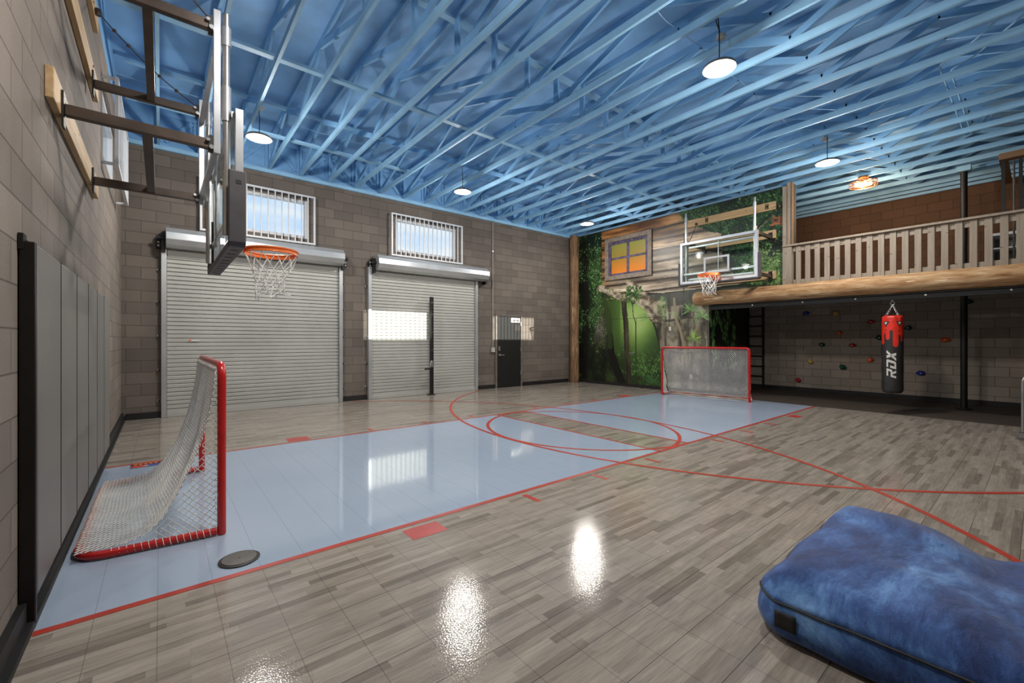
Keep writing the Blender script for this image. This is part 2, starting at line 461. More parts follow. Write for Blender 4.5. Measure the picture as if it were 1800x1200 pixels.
# baseboards
b = MB(); b.box(XA, YD, .002, XA + .03, YB, .13); b.box(XA + .03, YD, .002, XA + .056, YB, .035)
struct('baseboard_left', b, M_BLACKM, 'black rubber base along the left wall', 'baseboard', smooth=0)
b = MB()
for x0, x1 in ((XA + .06, .03), (3.16, 3.70), (6.82, 7.42), (8.46, 10.45)): b.box(x0, YB - .035, .002, x1, YB, .11)
struct('baseboard_back', b, M_BLACKM, 'black rubber base along the back wall', 'baseboard', smooth=0)
b = MB(); b.box(XC - .02, YR, .002, XC - .004, 9.55, .09)
struct('baseboard_right', b, M_BLACKM, 'black base under the jungle mural', 'baseboard', smooth=0)
b = MB(); b.box(XE - .02, YD, .014, XE, YR + .5, .10)
struct('baseboard_alcove', b, M_BLACKM, 'black base under the climbing wall', 'baseboard', smooth=0)

# ------------------------------------------------------------------ windows and their guards
def window(n, label, T):
    """T maps (u along wall, d into room, z) to the room"""
    u0, u1 = T['u']; f = T['f']
    m = MB()
    def bx(mb, a, d0, z0, b, d1, z1): p = f(a, d0, z0); q = f(b, d1, z1); mb.box(*p, *q)
    t = .06
    bx(m, u0, -.12, WZ0, u0 + t, -.02, WZ1); bx(m, u1 - t, -.12, WZ0, u1, -.02, WZ1)
    bx(m, u0 + t, -.12, WZ0, u1 - t, -.02, WZ0 + t); bx(m, u0 + t, -.12, WZ1 - t, u1 - t, -.02, WZ1)
    root = tag(build('window_%d' % n, m, M_WHITE, smooth=0), label, 'window', kind='structure')
    g = MB(); bx(g, u0 + t - .01, -.075, WZ0 + t - .01, u1 - t + .01, -.07, WZ1 - t + .01)
    build('pane', g, M_GLASS, root, smooth=0)
    return root

def guard(label, T, cat='window guard'):
    u0, u1 = T['g']; f = T['f']; z0, z1 = 3.39, 4.41; d = T.get('d', .17)
    def bx(mb, a, d0, q0, b, d1, q1): mb.box(*f(a, d0, q0), *f(b, d1, q1))
    t = thing('window_guard', label, cat, f((u0 + u1) / 2, d, z0), 'white window guards')
    m = MB(); bx(m, u0, d - .035, z1 - .035, u1, d, z1); build('top_rail', m, M_WHITE, t, smooth=0)
    m = MB(); bx(m, u0, d - .035, z0, u1, d, z0 + .035); build('bottom_rail', m, M_WHITE, t, smooth=0)
    m = MB(); bx(m, u0, d - .035, z0 + .036, u0 + .035, d, z1 - .036); build('end_post', m, M_WHITE, t, smooth=0)
    m = MB(); bx(m, u1 - .035, d - .035, z0 + .036, u1, d, z1 - .036); build('end_post', m, M_WHITE, t, smooth=0)
    for a in (u0 + .02, u1 - .05):
        for z in (z0 + .002, z1 - .033): m = MB(); bx(m, a, 0.002, z, a + .03, d - .036, z + .03); build('standoff', m, M_WHITE, t, smooth=0)
    k = 15
    for i in range(k):
        a = u0 + .115 + i * (u1 - u0 - .27) / (k - 1)
        m = MB(); bx(m, a, d - .03, z0 + .036, a + .02, d - .008, z1 - .036); build('bar', m, M_WHITE, t, smooth=0)
fB = lambda u, d, z: (u, YB - d, z)
fA = lambda u, d, z: (XA + d, u, z)
fD = lambda u, d, z: (u, YD + d, z)
TB = [dict(u=u, g=(u[0] - .17, u[1] + .11), f=fB) for u in WINS_B]
TA = dict(u=WIN_A, g=(6.74, 8.70), f=fA, d=.145)
TD = [dict(u=u, g=(u[0] - .17, u[1] + .11), f=fD) for u in WINS_D]
window(1, 'high window in the back wall above the left roller door', TB[0]); guard('white barred guard over the high window behind the near hoop', TB[0])
window(2, 'high window in the back wall above the right roller door', TB[1]); guard('white barred guard over the high window above the right roller door', TB[1])
window(3, 'high window in the left wall beyond the near hoop', TA); guard('white barred guard seen edge-on high on the left wall', TA)
window(4, 'high window in the rear wall behind the camera, left', TD[0]); guard('white barred guard on the left rear window behind the camera', TD[0])
window(5, 'high window in the rear wall behind the camera, right', TD[1]); guard('white barred guard on the right rear window behind the camera', TD[1])

# ------------------------------------------------------------------ roller doors
def roller(n, x0, x1, label, hx0, hx1):
    H = 3.05; pitch = .0745; y0 = YB - .055
    def fn(u, v):
        z = .03 + v * (H - .03); ph = (z / pitch) % 1.0
        dpt = .028 if ph > .86 else (.020 * (ph / .16) if ph < .0 else .003 if ph < .80 else .003 + .025 * (ph - .80) / .06)
        return (x0 + .05 + u * (x1 - x0 - .1), y0 + dpt, z)
    rows = int((H - .03) / pitch * 10)
    m = MB(); m.grid(fn, 1, rows)
    m.box(x0 + .05, y0 - .02, .004, x1 - .05, y0 + .03, .075)
    root = tag(build('door_%d' % n, m, M_SLAT, smooth=25, origin=((x0 + x1) / 2, y0, 0)), label, 'roller door', kind='structure')
    for xa in (x0 - .03, x1 - .045):
        g = MB(); g.box(xa, YB - .10, .004, xa + .075, YB - .002, H + .02)
        build('guide_rail', g, M_GALV, root, smooth=0)
    for sgn, xa in ((-1, x0 - .03), (1, x1 + .03)):
        for z in (.3, .85, 1.45, 2.05, 2.62):
            g = MB(); g.cyl((xa + sgn * .03, YB - .002, z), (xa + sgn * .03, YB - .05, z), .022, 10); g.box(xa - .012, YB - .05, z - .02, xa + sgn * .045, YB - .035, z + .02)
            build('anchor_bolt', g, M_WHITEP, root)
    # hood: a folded sheet, octagonal in section
    c = [(YB - .01, 3.30), (YB - .06, 3.36), (YB - .26, 3.345), (YB - .37, 3.25), (YB - .385, 3.13), (YB - .32, 3.035), (YB - .22, 3.0), (YB - .02, 3.0)]
    g = MB(); g.prism([(hx0, a, b) for a, b in c], (hx1 - hx0, 0, 0)); build('hood', g, M_GALV, root, smooth=0, bevel=.006)
    for sgn, xa in ((-1, hx0), (1, hx1)):
        g = MB(); g.box(xa + sgn * .002, YB - .18, 2.93, xa + sgn * .06, YB - .003, 3.26); g.cyl((xa, YB - .2, 3.16), (xa + sgn * .11, YB - .2, 3.16), .03, 12)
        g.box(xa + sgn * .062, YB - .09, 3.0, xa + sgn * .13, YB - .003, 3.2)
        b = build('bracket', g, M_BLACK, root, smooth=0)
        q = MB()
        for z in (3.04, 3.1, 3.17): q.cyl((xa + sgn * .10, YB - .091, z), (xa + sgn * .10, YB - .10, z), .014, 8)
        build('bolt', q, M_WHITEP, b)
    g = MB(); g.box(x0 + .06, y0 - .012, 2.86, x1 - .06, y0 - .002, 2.99); build('header_strip', g, M_SLAT, root, smooth=0)
    return root
d1 = roller(1, 0.04, 3.11, 'wide closed grey roller door at the left of the back wall', .07, 3.10)
dc = MB(); dc.box(.42, YB - .0785, 1.36, .56, YB - .0765, 1.38, 0); dc.box(.40, YB - .079, 1.36, .435, YB - .077, 1.385, 1)
build('warning_sticker', dc, [M_WHITEP, M_ORANGE], d1, smooth=0)
roller(2, 3.75, 6.75, 'closed grey roller door in the middle of the back wall', 3.86, 6.98)

# upright lock post in front of the right roller door
t = thing('door_lock_post', 'black upright lock post with a crank handle before the right roller door', 'post', (5.285, 9.70, 0))
m = MB(); m.box(5.20, 9.64, .002, 5.37, 9.78, .02); build('base_plate', m, M_BLACK, t, smooth=0)
m = MB(); m.box(5.245, 9.66, .021, 5.285, 9.72, 2.46); build('post', m, M_BLACK, t, smooth=0)
m = MB(); m.box(5.303, 9.67, .021, 5.335, 9.72, 2.46); build('post', m, M_BLACK, t, smooth=0)
m = MB()
for z in (.72, 1.1, 1.55, 2.0, 2.3): m.box(5.286, 9.675, z, 5.302, 9.715, z + .05)
build('spacer', m, M_STEEL, t, smooth=0)
m = MB(); m.box(5.238, 9.635, .70, 5.30, 9.655, .86); m.cyl((5.27, 9.635, .84), (5.27, 9.60, .84), .02, 10); m.tube([(5.25, 9.62, .86), (5.22, 9.61, .80), (5.20, 9.61, .70)], .014, 8)
build('latch', m, M_STEEL, t)
m = MB(); m.tube([(5.21, 9.61, .67), (5.06, 9.61, .66)], .022, 10); build('handle', m, M_BLACK, t)

# black personnel door
m = MB(); m.box(7.49, YB - .035, .008, 8.37, YB - .004, 2.07)
dr = tag(build('door_3', m, M_BLACK, smooth=0), 'black steel exit door in the back wall', 'door', kind='structure')
m = MB(); m.box(7.43, YB - .05, .002, 7.485, YB - .002, 2.125); m.box(8.375, YB - .05, .002, 8.43, YB - .002, 2.125); m.box(7.485, YB - .05, 2.075, 8.375, YB - .002, 2.125)
build('door_frame', m, P('door frame paint', (104, 96, 90), .6), dr, smooth=0)
m = MB(); m.lathe([(.0, -.018), (.035, -.016), (.035, 0)], (7.565, YB - .037, .95), 16, axis='y'); m.tube(fillet([(7.565, YB - .05, .95), (7.565, YB - .095, .95), (7.70, YB - .095, .945)], .02), .012, 8)
build('lever_handle', m, M_STEEL, dr)
m = MB(); m.box(7.53, YB - .045, 1.07, 7.60, YB - .036, 1.20); build('lock_plate', m, M_STEEL, dr, smooth=0, bevel=.004)
m = MB()
for z in (.35, 1.05, 1.8): m.cyl((8.373, YB - .045, z), (8.373, YB - .045, z + .11), .012, 8)
build('hinge', m, M_STEEL, dr)
m = MB(); m.box(8.0, YB - .045, 1.90, 8.34, YB - .036, 2.03, 0)
for i, a in enumerate((8.02, 8.09, 8.13, 8.17, 8.21, 8.25, 8.29)): m.box(a, YB - .048, 1.915 + (.0 if i % 2 else .02), a + .028, YB - .0455, 1.975 + .01 * (i % 3), 1)
build('notice_plate', m, [M_WHITEP, M_BLACK], dr, smooth=0)
m = MB(); m.box(8.14, YB - .045, 1.66, 8.34, YB - .036, 1.83); build('closer_plate', m, P('dark bronze plate', (44, 38, 34), .5), dr, smooth=0)

# surface conduit with switch box by the door
t = thing('switch_conduit', 'thin grey conduit dropping to a switch box left of the black door', 'conduit', (7.34, YB - .03, 1.02))
m = MB(); m.cyl((7.34, YB - .025, 1.17), (7.34, YB - .025, 4.74), .014, 10); build('conduit', m, P('conduit grey', (160, 152, 144), .45), t)
m = MB(); m.box(7.29, YB - .06, 1.03, 7.40, YB - .003, 1.165); bx = build('switch_box', m, P('switch box grey', (176, 172, 166), .45), t, smooth=0, bevel=.008)
m = MB(); m.box(7.335, YB - .07, 1.08, 7.355, YB - .061, 1.115); build('switch', m, M_WHITEP, bx, smooth=0)
m = MB()
for z in (1.9, 2.9, 3.9): m.box(7.32, YB - .042, z, 7.36, YB - .003, z + .02)
build('strap', m, M_GALV, t, smooth=0)

# ------------------------------------------------------------------ roof trusses
def truss(i, x):
    lab = '%s blue timber roof truss counted from the left block wall' % ORD[i] if i < 13 else '%s blue timber roof truss counted back from the loft wall' % ORD[23 - i]
    t = thing('roof_truss', lab, 'truss', (x, 4.6, 4.83), 'blue parallel roof trusses')
    y0, y1 = YD + .02, YB - .002; w = .038; h = .089
    zb, zt = 4.825, 5.41
    m = MB(); m.box(x - w / 2, y0, zb, x + w / 2, y1, zb + h); build('bottom_chord', m, M_BLUEL, t, smooth=0)
    m = MB(); m.box(x - w / 2, y0, zt, x + w / 2, y1, zt + h - .002); build('top_chord', m, M_BLUE, t, smooth=0)
    top = [8.40, 6.25, 2.95, .80]; bot = [9.86, 7.33, 4.60, 1.87, -.62]
    segs = [((9.80, zb + h), (8.40, zt)), ((8.40, zt), (7.33, zb + h)), ((7.33, zb + h), (6.25, zt)), ((6.25, zt), (4.66, zb + h)),
            ((4.54, zb + h), (2.95, zt)), ((2.95, zt), (1.87, zb + h)), ((1.87, zb + h), (.80, zt)), ((.80, zt), (-.60, zb + h)), ((4.60, zb + h), (4.60, zt)), ((9.87, zb + h), (9.87, zt)), ((-.64, zb + h), (-.64, zt))]
    for (ya, za), (yb, zb2) in segs:
        m = MB(); m.beam((x, ya, za), (x, yb, zb2), .036, .085, up=(0, 1, 0) if abs(ya - yb) < .01 else (0, 0, 1)); build('web', m, M_BLUE, t, smooth=0)
TX = [-.03 + .58 * k for k in range(24)]
for i, x in enumerate(TX): truss(i, x)
# braced panels between the truss heels on the back wall
for i in range(23):
    a, b = TX[i] + .022, TX[i + 1] - .022
    lab = '%s braced blue panel between truss ends on the back wall, from the left' % ORD[i]
    t = thing('heel_panel', lab, 'panel', ((a + b) / 2, YB, ZW + .03), 'braced blue panels above the back wall')
    y0, y1 = YB - .012, YB + .018
    m = MB(); m.box(a, y0, ZW + .025, b, y1, ZW + .095); m.box(a, y0, 5.38, b, y1, 5.45); m.box(a, y0, ZW + .10, a + .055, y1, 5.375); m.box(b - .055, y0, ZW + .10, b, y1, 5.375)
    build('frame', m, M_BLUE, t, smooth=0)
    m = MB(); p, q = (a + .07, ZW + .12), (b - .07, 5.36)
    if i % 2: p, q = (b - .07, ZW + .12), (a + .07, 5.36)
    m.beam((p[0], YB + .0, p[1]), (q[0], YB + .0, q[1]), .07, .03, up=(0, 1, 0)); build('diagonal', m, M_BLUE, t, smooth=0)
# long braces lying across the trusses
for y, z, x0, x1, lab in ((6.10, 4.916, -.4, 13.4, 'long blue brace on the lower chords, the nearer of the two visible below the deck'), (8.45, 4.916, -.4, 4.15, 'short blue brace on the lower chords next to the back wall'),
                     (4.655, 5.370, -.4, 13.4, 'blue brace under the upper chords along the middle of the roof'), (8.30, 5.370, -.4, 13.4, 'blue brace under the upper chords close to the back wall')):
    m = MB(); m.box(x0, y - .045, z, x1, y + .045, z + .038)
    tag(build('truss_brace', m, M_BLUEL, smooth=0), lab, 'brace', 'blue braces across the trusses')
# conduits at the right of the ceiling
for y, dx, lab in ((.84, 7.84, 'thin blue ceiling conduit bending down the room, left of the pair'), (.76, 8.10, 'thin blue ceiling conduit bending down the room, right of the pair')):
    m = MB(); m.tube(fillet([(dx - .9, y - .75, 4.955), (dx - .1, y - .2, 4.955), (dx, y, 4.955), (10.9, y, 4.955), (11.0, y - .1, 5.0), (11.0, y - .25, 5.25)], .14), .011, 8)
    tag(build('ceiling_conduit', m, M_BLUEL), lab, 'conduit', 'paired ceiling conduits')

# ------------------------------------------------------------------ pendant lamps
LAMPS = [((1.17, 7.55), 'round pendant lamp beside the near hoop'), ((4.87, 7.60), 'round pendant lamp above the right roller door'), ((8.76, 7.60), 'round pendant lamp near the jungle corner, farthest lit disc'),
         ((4.92, 2.31), 'large round pendant lamp at the top of the photo, nearest lit disc'), ((8.99, 2.35), 'round pendant lamp in front of the loft railing'), ((1.05, 2.33), 'round pendant lamp above the camera, out of the photo')]
for (lx, ly), lab in LAMPS:
    z = 4.45
    t = thing('pendant_lamp', lab, 'lamp', (lx, ly, z), 'round ceiling pendants')
    m = MB(); m.lathe([(.0, .075), (.06, .075), (.10, .055), (.165, .035), (.178, .015), (.174, 0.0), (.150, -.002)], (lx, ly, z), 40)
    build('housing', m, P('lamp housing', (104, 100, 96), .4), t)
    m = MB(); m.lathe([(0, -.012), (.09, -.010), (.132, -.004), (.140, .0)], (lx, ly, z), 40); build('lens', m, M_LENS, t)
    tx = min(TX, key=lambda q: abs(q - lx)); bxx = tx + (.05 if lx > tx else -.05)
    m = MB(); m.tube([(lx, ly, z + .07), (lx + .004, ly, z + .3), (lx - .006, ly, z + .47), (lx + .01, ly + .02, z + .62), (lx + .03, ly + .05, z + .68), (lx + .05, ly + .06, z + .60), (bxx + .02, ly + .09, z + .53)], .006, 6)
    build('cord', m, M_CORD, t)
    m = MB(); m.lathe([(0, .0), (.05, .0), (.05, .045), (0, .045)], (bxx + .02, ly + .09, z + .50), 16); build('junction_box', m, P('junction box', (206, 196, 180), .5), t)
    ad = bpy.data.lights.new('lens_light', 'AREA'); ad.shape = 'DISK'; ad.size = .30; ad.energy = LAMP_W; ad.color = (1.0, .955, .89)
    ao = bpy.data.objects.new('lens_light', ad); COL.objects.link(ao); ao.parent = t; ao.location = (0, 0, -.02)
    gd = bpy.data.lights.new('fill_light', 'POINT'); gd.shadow_soft_size = .09; gd.energy = FILL_W; gd.color = (1.0, .955, .89)  # extra point light below the lens, added to brighten the ceiling
    go = bpy.data.objects.new('fill_light', gd); COL.objects.link(go); go.parent = t; go.location = (0, 0, -.12)
for yy, lab in ((2.62, 'thin pale cable strung along the ceiling past the nearest lamp'), (7.78, 'thin pale cable strung along the ceiling over the back lamps')):
    m = MB(); m.tube([(XA + .05 + k * (10.6 - XA) / 60, yy + .015 * math.sin(k), 4.93 - .008 * (k % 3)) for k in range(60)], .0035, 5)
    tag(build('ceiling_cable', m, M_CABLEW), lab, 'cable', 'lamp cables')

# ------------------------------------------------------------------ wall-mounted adjustable basketball hoops
def hoop(label, T, plank_c, plank_h, planks_z, rim_z, loc, netseed):
    """T(lx out of wall, ly along wall, z) -> room"""
    t = thing('basketball_hoop', label, 'basketball hoop', loc, 'basketball hoops')
    def B(mb, a, b, w, h, up=(0, 0, 1)): mb.beam(T(*a), T(*b), w, h, up); return mb
    def BX(mb, x0, y0, z0, x1, y1, z1, mi=0): p = T(x0, y0, z0); q = T(x1, y1, z1); mb.box(*p, *q, mi); return mb
    MY = .775; zl, zu = 2.82, 3.70
    for z in planks_z:
        m = MB(); BX(m, .002, plank_c - plank_h, z - .092, .040, plank_c + plank_h, z + .092); pk = build('mounting_plank', m, M_PINE, t, smooth=0, bevel=.003)
        q = MB()
        for y in (-MY, MY):
            for dz in (-.05, .05): q.cyl(T(.041, y + .05, z + dz), T(.05, y + .05, z + dz), .012, 8)
        build('lag_bolt', q, M_STEEL, pk)
        if z == planks_z[2]:
            for y in (-.70, .70):
                q = MB(); BX(q, .041, y - .03, z - .06, .052, y - .012, z + .06); BX(q, .041, y + .012, z - .06, .052, y + .03, z + .06); BX(q, .041, y - .012, z - .012, .056, y + .012, z + .012); build('hanger_clip', q, M_BLACK, pk, smooth=0)
    for z in (zl, zu):
        for y in (-MY, MY):
            m = MB(); BX(m, .054, y - .026, z - .035, .80, y + .026, z + .035); sb = build('support_bar', m, M_BRONZE, t, smooth=0, bevel=.004)
            q = MB(); BX(q, .041, y - .04, z - .11, .052, y + .04, z + .11); BX(q, .795, y - .034, z - .05, .822, y + .034, z + .06)
            build('bracket_plate', q, M_BLACK, sb, smooth=0)
            q = MB(); q.cyl(T(.79, y - .05, z + .02), T(.79, y + .05, z + .02), .013, 8); q.cyl(T(.81, y - .05, z - .03), T(.81, y + .05, z - .03), .016, 8); build('pivot_bolt', q, M_STEEL, sb)
        m = MB(); BX(m, .42, -MY + .03, z - .03, .48, MY - .03, z + .03); build('cross_bar', m, M_BRONZE, t, smooth=0, bevel=.004)
    for y in (-MY, MY):
        m = MB(); BX(m, .823, y - .02, zl - .06, .869, y + .02, 3.83); build('fixed_mast', m, M_ALU, t, smooth=0, bevel=.004)
        m = MB(); m.cyl(T(.905, y, rim_z - .06), T(.905, y, rim_z + 1.60), .025, 18); rt = build('sliding_tube', m, M_STEEL, t)
        q = MB(); q.cyl(T(.905, y, rim_z + 1.36), T(.905, y, rim_z + 1.50), .032, 18); build('clamp_sleeve', q, M_ALU, rt)
        q = MB(); q.cyl(T(.905, y, 3.02), T(.905, y, 3.28), .032, 18); build('clamp_sleeve', q, M_ALU, rt)
    # cross members and diagonals between the masts
    for z in (zl + .01, 3.60):
        m = MB(); BX(m, .827, -MY + .021, z - .02, .865, MY - .021, z + .02); build('mast_rung', m, M_ALU, t, smooth=0)
    for z in (rim_z + .12, rim_z + .84):
        m = MB(); BX(m, .931, -MY - .06, z - .022, .953, MY + .06, z + .022); build('board_rail', m, M_ALU, t, smooth=0)
    m = MB(); m.cyl(T(.905, .0, rim_z - .02), T(.905, .0, rim_z + .84), .009, 10); build('height_jack', m, M_STEEL, t)
    # chains from top plank
    for y in (-MY, MY):
        a = Vector(T(.06, y * 1.25, planks_z[2] - .05)); b = Vector(T(.79, y, zu + .06)); m = MB(); L = (b - a).length
        m.tube([a + (b - a) * (k / 24) - Vector((0, 0, .05 * math.sin(math.pi * k / 24))) for k in range(25)], .005, 6)
        for k in (.16, .30, .62, .8): c = a + (b - a) * k - Vector((0, 0, .05 * math.sin(math.pi * k))); m.lathe([(0, -.015), (.016, -.01), (.016, .01), (0, .015)], c, 8)
        m.lathe([(.022, -.03), (.03, 0), (.022, .03)], a, 8); build('safety_cable', m, M_BRONZE, t)
    # backboard
    W, H0, H1 = .875, rim_z - .115, rim_z + .875; f0, f1 = .954, 1.003
    m = MB(); BX(m, .982, -W + .03, H0 + .03, .993, W - .03, H1 - .03); bb = build('backboard', m, M_BBGLASS, t, smooth=0)
    m = MB(); e = .058
    BX(m, f0, -W, H0, f1, -W + e, H1); BX(m, f0, W - e, H0, f1, W, H1); BX(m, f0, -W + e, H0, f1, W - e, H0 + e); BX(m, f0, -W + e, H1 - e, f1, W - e, H1)
    build('board_frame', m, M_ALU, bb, smooth=0)
    m = MB(); z0, z1 = rim_z + .075, rim_z + .45; s = .29; e = .045
    BX(m, 1.0031, -s, z0, 1.0042, -s + e, z1); BX(m, 1.0031, s - e, z0, 1.0042, s, z1); BX(m, 1.0031, -s + e, z0, 1.0042, s - e, z0 + e); BX(m, 1.0031, -s + e, z1 - e, 1.0042, s - e, z1)
    build('target_square', m, M_WHITE, bb, smooth=0)
    # bottom and corner padding
    m = MB(); a = .045
    pth = [(-W - a, rim_z + .40), (-W - a, H0 - a + .03), (-W - a + .03, H0 - a), (W + a - .03, H0 - a), (W + a, H0 - a + .03), (W + a, rim_z + .40), (W - .02, rim_z + .40), (W - .02, H0 + .002), (-W + .02, H0 + .002), (-W + .02, rim_z + .40)]
    def slab(p, x0, x1): mm.prism([T(x0, *q) for q in p], Vector(T(x1, 0, 0)) - Vector(T(x0, 0, 0)))
    mm = m
    slab([(-W - a, rim_z + .40), (-W - a, H0 - a + .03), (-W - a + .03, H0 - a), (-W - .001, H0 - a), (-W - .001, rim_z + .40)], .905, 1.016)
    slab([(W + a, rim_z + .40), (W + a, H0 - a + .03), (W + a - .03, H0 - a), (W + .001, H0 - a), (W + .001, rim_z + .40)], .905, 1.016)
    slab([(-W - .001, H0 - a), (W + .001, H0 - a), (W + .001, H0 - .001), (-W - .001, H0 - .001)], .905, 1.016)
    pd = build('board_padding', m, M_HPAD, t, smooth=0, bevel=.012)
    m = MB()
    for k in range(9): y = -W + .15 + k * (2 * W - .3) / 8; BX(m, .935, y - .012, H0 - a - .002, .99, y + .012, H0 - a - .0002)
    for sy in (-1, 1): BX(m, .95, sy * (W + a + .0002), rim_z + .30, .985, sy * (W + a + .002), rim_z + .33)
    build('slot', m, M_BLACK, pd, smooth=0)
    # rim, bracket, net
    rc = 1.017 + .328; rr = .228
    m = MB(); m.tube([T(rc + rr * math.cos(k * 2 * math.pi / 56), rr * math.sin(k * 2 * math.pi / 56), rim_z) for k in range(56)], .0095, 8, closed=True)
    m.tube([T(rc + rr * math.cos(k * 2 * math.pi / 56), rr * math.sin(k * 2 * math.pi / 56), rim_z - .035) for k in range(56)], .006, 6, closed=True)
    n = 56
    for k in range(n):
        a0, a1 = k * 2 * math.pi / n, (k + 1) * 2 * math.pi / n
        m.add([T(rc + rr * math.cos(a0), rr * math.sin(a0), rim_z), T(rc + rr * math.cos(a1), rr * math.sin(a1), rim_z), T(rc + rr * math.cos(a1), rr * math.sin(a1), rim_z - .035), T(rc + rr * math.cos(a0), rr * math.sin(a0), rim_z - .035)], [(0, 1, 2, 3)])
    rim = build('rim', m, M_ORANGE, t)
    m = MB(); BX(m, 1.024, -.10, rim_z - .11, 1.036, .10, rim_z + .03); BX(m, 1.036, -.085, rim_z - .012, rc - rr * .93, .085, rim_z + .004)
    m.prism([T(1.036, -.09, rim_z - .11), T(1.036, -.09, rim_z), T(rc - rr * .93, -.07, rim_z)], Vector(T(0, .012, 0)) - Vector(T(0, 0, 0)))
    m.prism([T(1.036, .078, rim_z - .11), T(1.036, .078, rim_z), T(rc - rr * .93, .058, rim_z)], Vector(T(0, .012, 0)) - Vector(T(0, 0, 0)))
    build('rim_bracket', m, M_ORANGE, rim, smooth=0)
    m = MB(); rnd = random.Random(netseed)
    lev = [(0, rr - .004, -.04), (1, rr * .80, -.14), (2, rr * .66, -.215), (3, rr * .57, -.28), (4, rr * .53, -.335), (5, rr * .55, -.385), (6, rr * .60, -.43)]
    node = {}
    for l, r_, dz in lev:
        for k in range(12):
            a0 = (k + .5 * (l % 2)) * math.pi / 6; j = .007 * l
            node[l, k] = T(rc + r_ * math.cos(a0) + rnd.uniform(-j, j), r_ * math.sin(a0) + rnd.uniform(-j, j), rim_z + dz + rnd.uniform(-j, j))
    for l in range(6):
        for k in range(12):
            for kk in ((k, k - 1) if l % 2 == 0 else (k, k + 1)):
                a, b = Vector(node[l, k]), Vector(node[l + 1, kk % 12]); m.tube([a, (a + b) / 2, b], .0038, 5)
    build('net', m, M_NET, rim)
    return t
hoop('large near basketball hoop on the left block wall, seen from behind, board set low', lambda x, y, z: (XA + x, 4.665 + y, z), .12, 1.16, (2.87, 3.83, 4.52), 2.225, (XA, 4.665, 2.0), 3)
hoop('small far basketball hoop with clear board in front of the jungle mural', lambda x, y, z: (XC - x, 4.645 - y, z), -.16, 1.04, (2.85, 3.77, 4.41), 2.83, (XC, 4.645, 2.6), 5)

